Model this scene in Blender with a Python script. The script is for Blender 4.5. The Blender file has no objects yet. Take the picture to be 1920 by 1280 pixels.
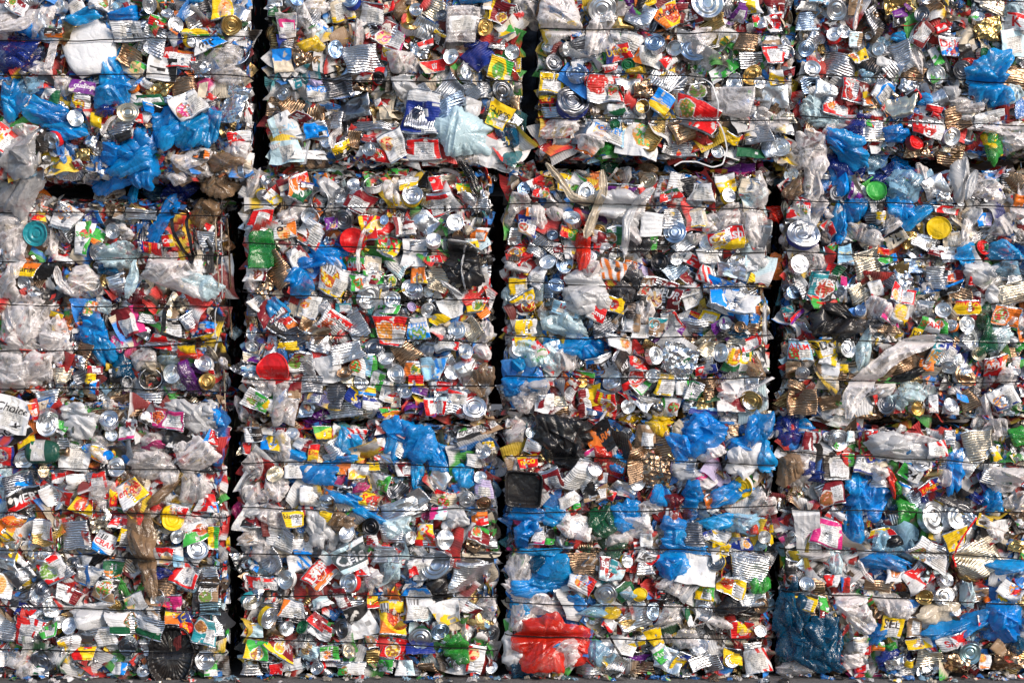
import bpy, math, random, re
import numpy as np
from mathutils import Matrix, Vector, Euler

# ------------------------------------------------------------------ camera, sky, sun, exposure
SC = bpy.context.scene
COL = SC.collection
PX = 0.002                      # metres per photograph pixel on the plane of the bale faces
CAM_Z = 1.256
cam_d = bpy.data.cameras.new("camera")
cam = bpy.data.objects.new("camera", cam_d)
COL.objects.link(cam)
cam.location = (0.0, -7.0, CAM_Z)
cam.rotation_euler = (math.radians(90), 0, 0)
cam_d.sensor_width = 36.0
cam_d.lens = 36.0 * 7.0 / 3.84
cam_d.clip_end = 3000
SC.camera = cam

SUN_EL, SUN_AZ = 27.0, 137.0    # degrees; azimuth from +Y towards +X: behind the camera, to its right
world = bpy.data.worlds.new("World")
SC.world = world
world.use_nodes = True
wn = world.node_tree.nodes
sky = wn.new("ShaderNodeTexSky")
sky.sky_type = 'NISHITA'
sky.sun_disc = False
sky.sun_elevation = math.radians(SUN_EL)
sky.sun_rotation = math.radians(SUN_AZ)
sky.dust_density = 0.6
sky.ozone_density = 1.6
sky.air_density = 1.0
world.node_tree.links.new(sky.outputs[0], wn["Background"].inputs[0])
wn["Background"].inputs[1].default_value = 0.122
sun_d = bpy.data.lights.new("sun", 'SUN')
sun_d.energy = 3.0
sun_d.angle = math.radians(22)
sun_d.color = (1.0, 0.86, 0.73)
sun = bpy.data.objects.new("sun", sun_d)
COL.objects.link(sun)
_e, _a = math.radians(SUN_EL), math.radians(SUN_AZ)
_dir = Vector((math.sin(_a) * math.cos(_e), math.cos(_a) * math.cos(_e), math.sin(_e)))
sun.rotation_euler = _dir.to_track_quat('Z', 'Y').to_euler()
sun.location = _dir * 30
SC.view_settings.view_transform = 'Standard'
SC.view_settings.look = 'None'
SC.view_settings.exposure = 0.36
SC.view_settings.gamma = 1.0
SC.render.engine = 'CYCLES'
SC.cycles.max_bounces = 7
SC.cycles.diffuse_bounces = 2
SC.cycles.glossy_bounces = 3
SC.cycles.transmission_bounces = 3
SC.cycles.transparent_max_bounces = 10
SC.cycles.sample_clamp_indirect = 4.0

RNG = np.random.default_rng(7)

# ------------------------------------------------------------------ materials (colour of the print comes from the surface's own colour attribute)
def new_mat(name):
    m = bpy.data.materials.new(name)
    m.use_nodes = True
    nt = m.node_tree
    return m, nt, nt.nodes, nt.links, nt.nodes["Principled BSDF"]

def nd(nt, kind, **kw):
    n = nt.nodes.new(kind)
    for k, v in kw.items():
        setattr(n, k, v)
    return n

def math_node(nt, op, a, b=None, c=None):
    n = nt.nodes.new("ShaderNodeMath")
    n.operation = op
    for i, v in enumerate((a, b, c)):
        if v is None:
            continue
        if isinstance(v, (int, float)):
            n.inputs[i].default_value = v
        else:
            nt.links.new(v, n.inputs[i])
    return n.outputs[0]

def surface(name, metallic, rough, rib=1.0, dent=0.0012, dirt=0.5, coat=0.0, crackle=0.0, crease=True):
    m, nt, ns, ln, bs = new_mat(name)
    at = nd(nt, "ShaderNodeAttribute", attribute_name="Col")
    uv = nd(nt, "ShaderNodeAttribute", attribute_name="uvp")
    geo = nd(nt, "ShaderNodeNewGeometry")
    n1 = nd(nt, "ShaderNodeTexNoise"); n1.inputs["Scale"].default_value = 38; n1.inputs["Detail"].default_value = 5
    n2 = nd(nt, "ShaderNodeTexNoise"); n2.inputs["Scale"].default_value = 9; n2.inputs["Detail"].default_value = 6; n2.inputs["Roughness"].default_value = 0.7
    for n in (n1, n2):
        ln.new(geo.outputs["Position"], n.inputs["Vector"])
    # grime: brown blotches with a shape of their own
    ramp = nd(nt, "ShaderNodeValToRGB")
    ramp.color_ramp.elements[0].position = 0.52; ramp.color_ramp.elements[0].color = (0, 0, 0, 1)
    ramp.color_ramp.elements[1].position = 0.70; ramp.color_ramp.elements[1].color = (1, 1, 1, 1)
    ln.new(n2.outputs[0], ramp.inputs[0])
    fac = math_node(nt, 'MULTIPLY', ramp.outputs[0], dirt)
    mix = nd(nt, "ShaderNodeMix", data_type='RGBA')
    ln.new(fac, mix.inputs[0]); ln.new(at.outputs["Color"], mix.inputs[6])
    mix.inputs[7].default_value = (0.16, 0.10, 0.06, 1)
    ln.new(mix.outputs[2], bs.inputs["Base Color"])
    bs.inputs["Metallic"].default_value = metallic
    if not metallic:
        bs.inputs["Specular IOR Level"].default_value = 0.35
    r = math_node(nt, 'MULTIPLY_ADD', n1.outputs[0], 0.22, rough - 0.10)
    r = math_node(nt, 'ADD', r, math_node(nt, 'MULTIPLY', fac, 0.25))
    ln.new(r, bs.inputs["Roughness"])
    bs.inputs["Coat Weight"].default_value = coat
    bs.inputs["Coat Roughness"].default_value = 0.12
    # corrugation rings of the tin, strength in the alpha of the colour attribute
    sp = nd(nt, "ShaderNodeSeparateXYZ"); ln.new(uv.outputs["Vector"], sp.inputs[0])
    wave = math_node(nt, 'SINE', math_node(nt, 'MULTIPLY', sp.outputs[1], 2 * math.pi / 0.0088))
    h = math_node(nt, 'MULTIPLY', math_node(nt, 'MULTIPLY', wave, at.outputs["Alpha"]), 0.0013 * rib)
    h = math_node(nt, 'ADD', h, math_node(nt, 'MULTIPLY', n1.outputs[0], dent * 3))
    if crease and not crackle:
        v2 = nd(nt, "ShaderNodeTexVoronoi"); v2.feature = 'DISTANCE_TO_EDGE'; v2.inputs["Scale"].default_value = 24
        wp = nd(nt, "ShaderNodeVectorMath", operation='MULTIPLY_ADD'); ln.new(n2.outputs["Color"], wp.inputs[0]); wp.inputs[1].default_value = (.05, .05, .05); ln.new(geo.outputs["Position"], wp.inputs[2])
        ln.new(wp.outputs[0], v2.inputs["Vector"])
        h = math_node(nt, 'ADD', h, math_node(nt, 'MULTIPLY', math_node(nt, 'MINIMUM', v2.outputs["Distance"], .18), .006))
    if crackle:
        vo = nd(nt, "ShaderNodeTexVoronoi"); vo.inputs["Scale"].default_value = 55
        ln.new(geo.outputs["Position"], vo.inputs["Vector"])
        h = math_node(nt, 'ADD', h, math_node(nt, 'MULTIPLY', vo.outputs["Distance"], crackle))
    bp = nd(nt, "ShaderNodeBump"); bp.inputs["Strength"].default_value = 1.0; bp.inputs["Distance"].default_value = 1.0
    ln.new(h, bp.inputs["Height"]); ln.new(bp.outputs[0], bs.inputs["Normal"])
    return m

def film_mat(name, opac, trans=0.12, rough=0.20, gloss=0.12):
    m, nt, ns, ln, bs = new_mat(name)
    at = nd(nt, "ShaderNodeAttribute", attribute_name="Col")
    geo = nd(nt, "ShaderNodeNewGeometry")
    n1 = nd(nt, "ShaderNodeTexNoise"); n1.inputs["Scale"].default_value = 22; n1.inputs["Detail"].default_value = 6
    n1.inputs["Distortion"].default_value = 1.2
    ln.new(geo.outputs["Position"], n1.inputs["Vector"])
    n2 = nd(nt, "ShaderNodeTexNoise"); n2.inputs["Scale"].default_value = 14; n2.inputs["Detail"].default_value = 4
    ln.new(geo.outputs["Position"], n2.inputs["Vector"])
    ln.new(at.outputs["Color"], bs.inputs["Base Color"])
    bs.inputs["Roughness"].default_value = rough
    bs.inputs["IOR"].default_value = 1.5
    bs.inputs["Specular IOR Level"].default_value = 0.4
    bp = nd(nt, "ShaderNodeBump"); bp.inputs["Distance"].default_value = 1.0
    # creases: ridged noise
    rid = math_node(nt, 'ABSOLUTE', math_node(nt, 'SUBTRACT', n1.outputs[0], 0.5))
    ln.new(math_node(nt, 'MULTIPLY', rid, -0.008), bp.inputs["Height"])
    ln.new(bp.outputs[0], bs.inputs["Normal"])
    tl = nd(nt, "ShaderNodeBsdfTranslucent"); ln.new(at.outputs["Color"], tl.inputs[0]); ln.new(bp.outputs[0], tl.inputs[1])
    m1 = nd(nt, "ShaderNodeMixShader"); m1.inputs[0].default_value = trans
    ln.new(bs.outputs[0], m1.inputs[1]); ln.new(tl.outputs[0], m1.inputs[2])
    gl = nd(nt, "ShaderNodeBsdfGlossy"); gl.inputs["Roughness"].default_value = 0.14; ln.new(bp.outputs[0], gl.inputs["Normal"])
    m1b = nd(nt, "ShaderNodeMixShader"); m1b.inputs[0].default_value = gloss
    ln.new(m1.outputs[0], m1b.inputs[1]); ln.new(gl.outputs[0], m1b.inputs[2])
    tr = nd(nt, "ShaderNodeBsdfTransparent")
    lw = nd(nt, "ShaderNodeLayerWeight"); lw.inputs[0].default_value = 0.5
    st = nd(nt, "ShaderNodeTexNoise"); st.inputs["Scale"].default_value = 11; st.inputs["Detail"].default_value = 3; st.inputs["Distortion"].default_value = 2.2
    ln.new(geo.outputs["Position"], st.inputs["Vector"])
    rg = math_node(nt, 'SUBTRACT', 1.0, math_node(nt, 'MULTIPLY', math_node(nt, 'ABSOLUTE', math_node(nt, 'SUBTRACT', st.outputs[0], 0.5)), 7.0))
    rg = math_node(nt, 'POWER', math_node(nt, 'MAXIMUM', rg, 0.0), 1.5)
    f = math_node(nt, 'MULTIPLY_ADD', lw.outputs["Facing"], (1 - opac) * 1.3, opac - 0.12)
    f = math_node(nt, 'ADD', f, math_node(nt, 'MULTIPLY', rg, (1 - opac) * 0.62))
    f = math_node(nt, 'ADD', f, math_node(nt, 'MULTIPLY', n2.outputs[0], 0.24))
    nn = nt.nodes.new("ShaderNodeClamp"); ln.new(f, nn.inputs[0])
    m2 = nd(nt, "ShaderNodeMixShader"); ln.new(nn.outputs[0], m2.inputs[0])
    ln.new(tr.outputs[0], m2.inputs[1]); ln.new(m1b.outputs[0], m2.inputs[2])
    ln.new(m2.outputs[0], ns["Material Output"].inputs[0])
    return m

M_METAL = surface("tin_metal", 1.0, 0.34, dirt=0.42, dent=0.0011)
M_PRINT = surface("printed_label", 0.0, 0.42, rib=0.55, dirt=0.42, dent=0.0007, coat=0.04)
M_PLAST = surface("hard_plastic", 0.0, 0.28, rib=0.3, dirt=0.12, dent=0.0006, coat=0.25)
M_PAPER = surface("paper", 0.0, 0.62, rib=0.0, dirt=0.22, dent=0.0010)
M_FOIL = surface("crumpled_foil", 1.0, 0.25, rib=0.0, dirt=0.15, dent=0.0018, crackle=0.006)
M_FILM = film_mat("clear_film", 0.13, rough=0.24)
M_BAG = film_mat("coloured_film", 0.50, trans=0.22, rough=0.20, gloss=0.05)
M_END = surface("can_end_metal", 1.0, 0.30, rib=0.0, dirt=0.35, dent=0.0003, crease=False)
M_THICK = film_mat("thick_white_film", 0.90, trans=0.2, rough=0.25, gloss=0.05)
MATS = [M_METAL, M_PRINT, M_PLAST, M_PAPER, M_FOIL, M_FILM, M_BAG]
METAL, PRINT, PLAST, PAPER, FOIL, FILM, BAG = range(7)

PAL = dict(r=(.70, .012, .015), R=(.22, .012, .02), o=(.85, .20, .02), y=(.90, .60, .01), g=(.05, .42, .06), G=(.012, .12, .05),
           b=(.0, .27, .88), B=(.012, .035, .26), l=(.34, .64, .88), c=(.64, .86, .95), t=(.02, .28, .34), p=(.16, .02, .26),
           m=(.66, .03, .22), w=(.78, .79, .82), k=(.014, .014, .016), n=(.34, .22, .13), e=(.72, .62, .48), s=(.50, .50, .52),
           h=(.95, .90, .90), v=(.56, .48, .74), d=(.10, .10, .11))
TONE = dict(s=(.66, .69, .74), w=(.84, .86, .89), g=(.66, .46, .18), d=(.27, .28, .31), n=(.46, .31, .20), e=(.78, .70, .56),
            b=(.44, .58, .78), l=(.62, .74, .86), k=(.06, .06, .065), h=(.8, .8, .8), c=(.5, .7, .75))
CW = dict(r='red', R='dark red', o='orange', y='yellow', g='green', G='dark green', b='blue', B='navy blue', l='pale blue', c='pale teal',
          t='teal', p='purple', m='pink', w='white', k='black', n='brown', e='cream', s='grey', h='clear', v='lavender', d='dark grey')
TW = dict(s='silver', w='bright silver', g='gold', d='dark grey', n='rusty', e='cream', b='blue grey', l='pale blue', k='black', h='pale', c='pale teal')

# ------------------------------------------------------------------ noise in numpy
_T = np.random.default_rng(3).random((256, 256))
def vn(x, y, s=0):
    x = x + s * 17.31; y = y + s * 9.77
    xi = np.floor(x).astype(np.int64); yi = np.floor(y).astype(np.int64)
    fx = x - xi; fy = y - yi
    fx = fx * fx * (3 - 2 * fx); fy = fy * fy * (3 - 2 * fy)
    a = _T[yi & 255, xi & 255]; b = _T[yi & 255, (xi + 1) & 255]
    c = _T[(yi + 1) & 255, xi & 255]; d = _T[(yi + 1) & 255, (xi + 1) & 255]
    return (a * (1 - fx) + b * fx) * (1 - fy) + (c * (1 - fx) + d * fx) * fy
def fbm(x, y, s=0, o=3):
    t = 0; a = 1; n = 0
    for i in range(o):
        t = t + a * vn(x * 2 ** i, y * 2 ** i, s + i * 3); n += a; a *= .5
    return t / n
def ridged(x, y, s=0, o=3):
    t = 0; a = 1; n = 0
    for i in range(o):
        t = t + a * (1 - np.abs(2 * vn(x * 2 ** i, y * 2 ** i, s + i * 5) - 1) * 1.6); n += a; a *= .55
    return t / n

# ------------------------------------------------------------------ mesh plumbing
_FC = {}
def grid_faces(nr, nc, wrap=False):
    k = (nr, nc, wrap)
    if k not in _FC:
        r = np.arange(nr - 1)[:, None]; c = np.arange(nc if wrap else nc - 1)[None, :]
        c2 = (c + 1) % nc
        f = np.stack([r * nc + c, r * nc + c2, (r + 1) * nc + c2, (r + 1) * nc + c], -1).reshape(-1, 4)
        _FC[k] = f
    return _FC[k]

class Geo:
    """collects grids of points with colours; build() links them as ONE mesh object"""
    def __init__(s):
        s.P = []; s.F = []; s.C = []; s.U = []; s.M = []; s.n = 0
    def add(s, P, F, C, U, mat):
        P = P.reshape(-1, 3); n = len(P)
        C = np.broadcast_to(C, (n, 4)) if np.ndim(C) == 1 else C.reshape(-1, 4)
        s.P.append(P); s.F.append(F + s.n); s.C.append(C); s.U.append(U.reshape(-1, 3)); s.M.append(np.full(len(F), mat)); s.n += n
    def build(s, name, parent=None, matrix=None):
        P = np.concatenate(s.P).astype(np.float32); F = np.concatenate(s.F).astype(np.int32)
        C = np.concatenate(s.C).astype(np.float32); U = np.concatenate(s.U).astype(np.float32); M = np.concatenate(s.M)
        used = sorted(set(M.tolist())); remap = np.zeros(16, np.int32)
        for i, u in enumerate(used):
            remap[u] = i
        me = bpy.data.meshes.new(name)
        me.vertices.add(len(P)); me.vertices.foreach_set("co", P.ravel())
        me.loops.add(F.size); me.loops.foreach_set("vertex_index", F.ravel())
        me.polygons.add(len(F)); me.polygons.foreach_set("loop_start", np.arange(0, F.size, 4, dtype=np.int32))
        for u in used:
            me.materials.append(MATS[u])
        me.polygons.foreach_set("material_index", remap[M].astype(np.int32))
        me.update(calc_edges=True)
        a = me.color_attributes.new("Col", 'FLOAT_COLOR', 'POINT'); a.data.foreach_set("color", C.ravel())
        a = me.attributes.new("uvp", 'FLOAT_VECTOR', 'POINT'); a.data.foreach_set("vector", U.ravel())
        me.polygons.foreach_set("use_smooth", np.ones(len(F), bool))
        o = bpy.data.objects.new(name, me)
        COL.objects.link(o)
        if parent is not None:
            o.parent = parent
        if matrix is not None:
            o.matrix_world = matrix
        return o

def rgba(c, a=0.0):
    return np.array([c[0], c[1], c[2], a])

# ------------------------------------------------------------------ lettering: a Blender text turned into a small raster that is printed into the label's own colours
_TXT = {}
def text_mask(s, H=26):
    if s in _TXT:
        return _TXT[s]
    cu = bpy.data.curves.new("lettering", 'FONT'); cu.body = s.replace('_', ' '); cu.size = 1; cu.offset = 0.022
    cu.resolution_u = 3
    ob = bpy.data.objects.new("lettering", cu); COL.objects.link(ob)
    dg = bpy.context.evaluated_depsgraph_get(); me = bpy.data.meshes.new_from_object(ob.evaluated_get(dg))
    me.calc_loop_triangles()
    v = np.array([tuple(p.co)[:2] for p in me.vertices]); t = np.array([tuple(q.vertices) for q in me.loop_triangles])
    bpy.data.objects.remove(ob); bpy.data.meshes.remove(me); bpy.data.curves.remove(cu)
    lo = v.min(0); hi = v.max(0); sc = H / (hi[1] - lo[1]); W = int((hi[0] - lo[0]) * sc) + 1
    v = (v - lo) * sc; m = np.zeros((H + 1, W + 1), bool)
    for a, b, c in v[t]:
        x0, y0 = np.floor(np.minimum(np.minimum(a, b), c)).astype(int); x1, y1 = np.ceil(np.maximum(np.maximum(a, b), c)).astype(int)
        gx, gy = np.meshgrid(np.arange(x0, x1 + 1), np.arange(y0, y1 + 1))
        def e(p, q):
            return (q[0] - p[0]) * (gy - p[1]) - (q[1] - p[1]) * (gx - p[0])
        w = np.stack([e(a, b), e(b, c), e(c, a)])
        ins = (w >= -.02).all(0) | (w <= .02).all(0)
        ok = ins & (gx >= 0) & (gy >= 0) & (gx <= W) & (gy <= H)
        m[gy[ok], gx[ok]] = True
    _TXT[s] = m
    return m

def paint(X, Y, w, h, A, B, design, text, tcol, rng):
    """colours of a printed surface at local points X, Y (metres from its centre)"""
    u = X / w + .5; v = Y / h + .5
    A = np.array(A); B = np.array(B)
    C = np.broadcast_to(A, X.shape + (3,)).copy()
    wh = np.array(PAL['w']) * .93
    q = rng.integers(0, 4)
    lum = A.mean()
    if design in ('-', '') or 's' not in design:
        # a band of the second colour at one side, with a slanted border
        cut = .22 + .25 * rng.random(); sl = rng.normal() * .3
        t = (v, 1 - v, u, 1 - u)[q] + sl * ((u, u, v, v)[q] - .5)
        if design in ('-', 't', 'ft', 'tf'):
            C[t < cut] = B
        elif rng.random() < .6:
            C[t < cut * .5] = B
    if 's' in design:
        k = (np.floor((u + v * .4) * 7).astype(int) % 2 == 0) & ((u > .45) | ('S' in design))
        C[k] = B
    if 'f' in design:
        cx, cy = .25 + .5 * rng.random(), .25 + .45 * rng.random(); r = .26 + .1 * rng.random()
        if 'n' in design:
            cx = .3
        d = np.hypot((u - cx) * w, (v - cy) * h) / (min(w, h) * 1.1)
        fc = [np.array(x) for x in ((.62, .12, .03), (.75, .33, .06), (.16, .32, .05), (.50, .03, .02), (.35, .14, .05), (.8, .55, .25))]
        fa, fb = (B, fc[rng.integers(6)]) if B.mean() < .6 and np.ptp(B) > .1 else (fc[rng.integers(6)], fc[rng.integers(6)])
        n = vn(X * 150, Y * 150, rng.integers(99))
        s1 = np.where((n > .52)[..., None], fa, fb)
        s1 = np.where((n > .78)[..., None], .4 * s1 + .5, s1)
        e = d + .06 * vn(X * 90, Y * 90, 5)
        C = np.where((e < r)[..., None], s1, C)
        C = np.where(((e >= r) & (e < r + .035))[..., None], wh if lum < .5 else fb, C)
    if 'n' in design:
        x0, x1 = ((.5, .93) if 'f' in design else (.15 + .2 * rng.random(), .85)); y0, y1 = .1, .62 + .2 * rng.random()
        ins = (u > x0) & (u < x1) & (v > y0) & (v < y1)
        base = wh if lum < .55 else np.array([.72, .71, .69])
        ln = (np.sin((v - y0) * h / .0068 * 2 * math.pi) > -.1) & (vn(X * 420, np.floor((v * h) / .0068) * 7.3, 3) > .42) & (u > x0 + .05) & (u < x1 - .05)
        C[ins] = base; C[ins & ln] = base * .45 + .02
    if 'x' in design:
        x0, y0 = (.58, .08) if q % 2 else (.08, .6)
        ins = (u > x0) & (u < x0 + .34) & (v > y0) & (v < y0 + .3)
        C[ins] = wh; C[ins & (vn(X * 330, X * 0, 8) > .52) & (v > y0 + .05)] = .02
    if design == '-' and min(w, h) > .03:
        for _ in range(3):       # small printed marks
            x0, y0, a, b = rng.random(), rng.random(), .05 + .15 * rng.random(), .03 + .06 * rng.random()
            k = wh if rng.random() < .5 and lum < .5 else (B if rng.random() < .5 else A * .4)
            C[(abs(u - x0) < a) & (abs(v - y0) < b)] = k
    if text and text != '-':
        m = text_mask(text); th, tw = m.shape
        asp = tw / th; W = .90 * w; H = W / asp
        mx = .46 * h if len(text) > 2 else .6 * h
        if H > mx:
            H = mx; W = H * asp
        cy = .66 if ('n' in design or 'f' in design) else .5
        ix = ((X / W + .5) * tw); iy = (((Y - (cy - .5) * h) / H + .5) * th)
        ok = (ix >= 0) & (ix < tw) & (iy >= 0) & (iy < th)
        hit = np.zeros(X.shape, bool); hit[ok] = m[iy[ok].astype(int), ix[ok].astype(int)]
        if abs(np.array(PAL[tcol]) - C[ok].mean(0) if ok.any() else 1).max() < .25:
            band = (abs(X) < W * .56) & (abs(iy / th - .5) < .66)
            C[band] = .1 * A if lum > .4 else wh
        C[hit] = PAL[tcol]
    # scuffs that show the bare tin or paper
    sc = fbm(X * 40, Y * 40, rng.integers(200), 3)
    C = np.where((sc > .735)[..., None], np.array([.62, .60, .57]), C)
    return C
# ------------------------------------------------------------------ bales: front outline in photograph pixels, depth offset of the face, wires (left y, right y)
BALES = [  # x0, x1, y0, y1, face depth, wires, words
    (-95, 474, -200, 338, -.045, [(-90, -100), (84, 76), (152, 150)], 'upper row, leftmost bale', 'crushed cans, cartons and much blue film'),
    (505, 978, -170, 312, -.02, [(-110, -112), (-18, -22), (149, 156)], 'upper row, second bale', 'crushed silver cans with a cyan bag low at the right'),
    (1010, 1484, -180, 302, -.03, [(-100, -104), (62, 72), (137, 158), (226, 230)], 'upper row, third bale', 'crushed cans with clear film over one corner'),
    (1495, 1990, -190, 292, -.02, [(-90, -60), (-12, 12), (144, 168), (222, 242)], 'upper row, rightmost bale', 'crushed cans with a bright blue bag knot'),
    (-130, 424, 372, 744, .055, [(400, 404), (493, 477), (563, 575), (661, 641), (728, 733)], 'middle row, leftmost bale', 'crushed cans mostly covered by cloudy film'),
    (457, 924, 322, 787, .0, [(385, 394), (457, 479), (549, 562), (622, 644), (709, 722)], 'middle row, second bale', 'crushed cans with a round red lid'),
    (948, 1442, 322, 785, .0, [(383, 396), (459, 474), (530, 540), (630, 627), (705, 708)], 'middle row, third bale', 'crushed cans with a big white paper bag'),
    (1468, 1990, 322, 783, .01, [(376, 392), (471, 490), (636, 640), (711, 716)], 'middle row, rightmost bale', 'crushed cans under hanging blue and grey film'),
    (-120, 426, 752, 1266, -.02, [(876, 880), (958, 969), (1021, 1056), (1130, 1142), (1205, 1218)], 'bottom row, leftmost bale', 'crushed cans with a black oval tray near the ground'),
    (455, 932, 796, 1264, -.01, [(865, 876), (948, 949), (1035, 1043), (1113, 1117), (1191, 1214)], 'bottom row, second bale', 'crushed cans with blue film along its top'),
    (949, 1450, 792, 1264, -.02, [(853, 872), (958, 944), (1029, 1032), (1124, 1132), (1187, 1190)], 'bottom row, third bale', 'blue film, cans and a large bright red plastic sheet'),
    (1462, 1990, 802, 1263, -.01, [(846, 876), (950, 956), (1026, 1050), (1104, 1132)], 'bottom row, rightmost bale', 'cans and film with a very large ringed can end'),
]
def wx(px): return (px - 960) * PX
def wz(py): return (1268 - py) * PX
def bale_at(px, py):
    best = None
    for i, b in enumerate(BALES):
        dx = max(b[0] - px, 0, px - b[1]); dy = max(b[2] - py, 0, py - b[3])
        d = dx * dx + dy * dy
        if best is None or d < best[0]:
            best = (d, i)
    return best[1]
def face_y(x, z, bi):
    """depth of the bale's face: bulges, rounded margins and the cut of its wires"""
    b = BALES[bi]
    x = np.asarray(x, float); z = np.asarray(z, float)
    px = x / PX + 960; py = 1268 - z / PX
    y = b[4] + .030 * (vn(x * 5.5, z * 5.5, 11) - .5) * 2
    for e in (px - b[0], b[1] - px, py - b[2], b[3] - py):
        y = y + .065 * np.exp(-np.maximum(e, -10) / 10.0)
    return y
def pinch(P, M, Mi, bi):
    """press the points of a thing in under the wires that bind its bale"""
    R = np.array(M)[:3, :3]; T = np.array(M)[:3, 3]
    W = P.reshape(-1, 3) @ R.T + T
    b = BALES[bi]; px = W[:, 0] / PX + 960; py = 1268 - W[:, 2] / PX
    t = (px - b[0]) / (b[1] - b[0])
    for l, r in b[5]:
        d = (py - (l + (r - l) * t)) / 7.5
        lim = b[4] - .028
        f = np.exp(-d * d) * .85
        W[:, 1] = np.where(W[:, 1] < lim, W[:, 1] + (lim - W[:, 1]) * f, W[:, 1])
    Ri = np.array(Mi)[:3, :3]; Ti = np.array(Mi)[:3, 3]
    return (W @ Ri.T + Ti).reshape(P.shape)

VIEW = Matrix(((1, 0, 0, 0), (0, 0, -1, 0), (0, 1, 0, 0), (0, 0, 0, 1)))   # local x right, y up, z out of the face
def frame_at(px, py, y, rot, tx, ty):
    return Matrix.Translation((wx(px), y, wz(py))) @ VIEW @ Euler((tx, ty, 0)).to_matrix().to_4x4() @ Matrix.Rotation(math.radians(rot), 4, 'Z')

class Crush:
    """the dents and folds of one thing, shared by all its parts"""
    def __init__(s, w, h, rng, amp=1.0, warp=1.0, micro=.0025, fine=22):
        s.w, s.h = w, h; S = min(w, h); s.k = []; s.sd = int(rng.integers(0, 900))
        for _ in range(rng.integers(3, 6)):
            a = rng.random() * math.pi
            s.k.append((math.cos(a), math.sin(a), (rng.random() - .5) * .7 * S, rng.normal() * .23 * amp))
        s.dn = [((rng.random() - .5) * w * .8, (rng.random() - .5) * h * .8, (.14 + .16 * rng.random()) * S, (.04 + .14 * rng.random()) * S * amp) for _ in range(rng.integers(1, 4))]
        s.warp = .085 * warp; s.tap = float(np.clip(rng.normal() * .13, -.3, .3)) * amp; s.sh = float(np.clip(rng.normal() * .10, -.25, .25)) * amp; s.micro = micro; s.fine = fine; s.S = S
    def __call__(s, P):
        x, y, z = P[..., 0].copy(), P[..., 1].copy(), P[..., 2].copy()
        S = s.S; q = 1.7 / S
        x = x * (1 + s.tap * y / s.h * 2) + s.sh * y
        nx = x + s.warp * s.w * 2 * (fbm(x * q, y * q, s.sd, 2) - .5)
        ny = y + s.warp * s.h * 2 * (fbm(x * q, y * q, s.sd + 7, 2) - .5)
        for a, b, c, m in s.k:
            z = z + m * (np.abs(a * x + b * y - c) - S * .25)
        for a, b, r, m in s.dn:
            z = z - m * np.exp(-((x - a) ** 2 + (y - b) ** 2) / (r * r))
        z = z + s.micro * (ridged(x * s.fine, y * s.fine, s.sd + 3, 2) - .5) * 2
        lim = .30 * S + .01
        z = np.tanh(z / lim) * lim
        return np.stack([nx, ny, z], -1)

def finish(g, P, F, C, U, mat, ctx):
    P = ctx['cr'](P) if ctx.get('cr') else P
    P = pinch(P, ctx['M'], ctx['Mi'], ctx['b'])
    g.add(P, F, C, U, mat)

def uvz(P):
    return np.stack([P[..., 0], P[..., 1], P[..., 2] * 0], -1)

def tube_shell(w, h, t, nx, ny, ex=.55, ez=.8, inset=.05):
    """flattened tin: closed cross-section in x/z swept along y, ends folded in"""
    n = 2 * nx; th = np.linspace(0, 2 * math.pi, n, endpoint=False)
    c, s = np.cos(th), np.sin(th)
    cx = np.sign(c) * np.abs(c) ** ex * w / 2; cz = np.sign(s) * np.abs(s) ** ez * t / 2
    v = np.linspace(-1, 1, ny)
    bead = 1 + .025 * np.exp(-((np.abs(v) - .97) / .02) ** 2)
    X = cx[None, :] * bead[:, None]; Y = np.repeat((v * h / 2)[:, None], n, 1); Z = cz[None, :] * (bead * (1 - .35 * np.abs(v) ** 6))[:, None]
    rows = [(X, Y, Z)]
    def cap(k):
        i = 0 if k < 0 else -1
        return [(X[i:i + 1 or None] * f, Y[i:i + 1 or None] - k * inset * h * g_, Z[i:i + 1 or None] * f) for f, g_ in ((.93, .25), (.9, 1), (.45, 1.1), (.02, 1.0))]
    lo, hi = cap(-1), cap(1)
    return np.stack([X, Y, Z], -1), np.concatenate([np.stack(r, -1) for r in lo[::-1]] + [np.stack([X[:1], Y[:1], Z[:1]], -1)]), \
        np.concatenate([np.stack([X[-1:], Y[-1:], Z[-1:]], -1)] + [np.stack(r, -1) for r in hi])

def front_sheet(w, h, t, nx, ny, ex, ez, cover=.94, cov_y=.90, off=.0009):
    s = np.linspace(-1, 1, nx); x = s * cover
    c = np.abs(x) ** (1 / ex); z = (1 - np.clip(c, 0, 1) ** 2) ** .5
    z = z ** ez * t / 2
    v = np.linspace(-1, 1, ny) * cov_y
    X = np.repeat((x * w / 2)[None, :], ny, 0); Y = np.repeat((v * h / 2)[:, None], nx, 1)
    Z = z[None, :] * (1 - .35 * np.abs(v) ** 6)[:, None] + off
    return np.stack([X, Y, Z], -1)

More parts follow.
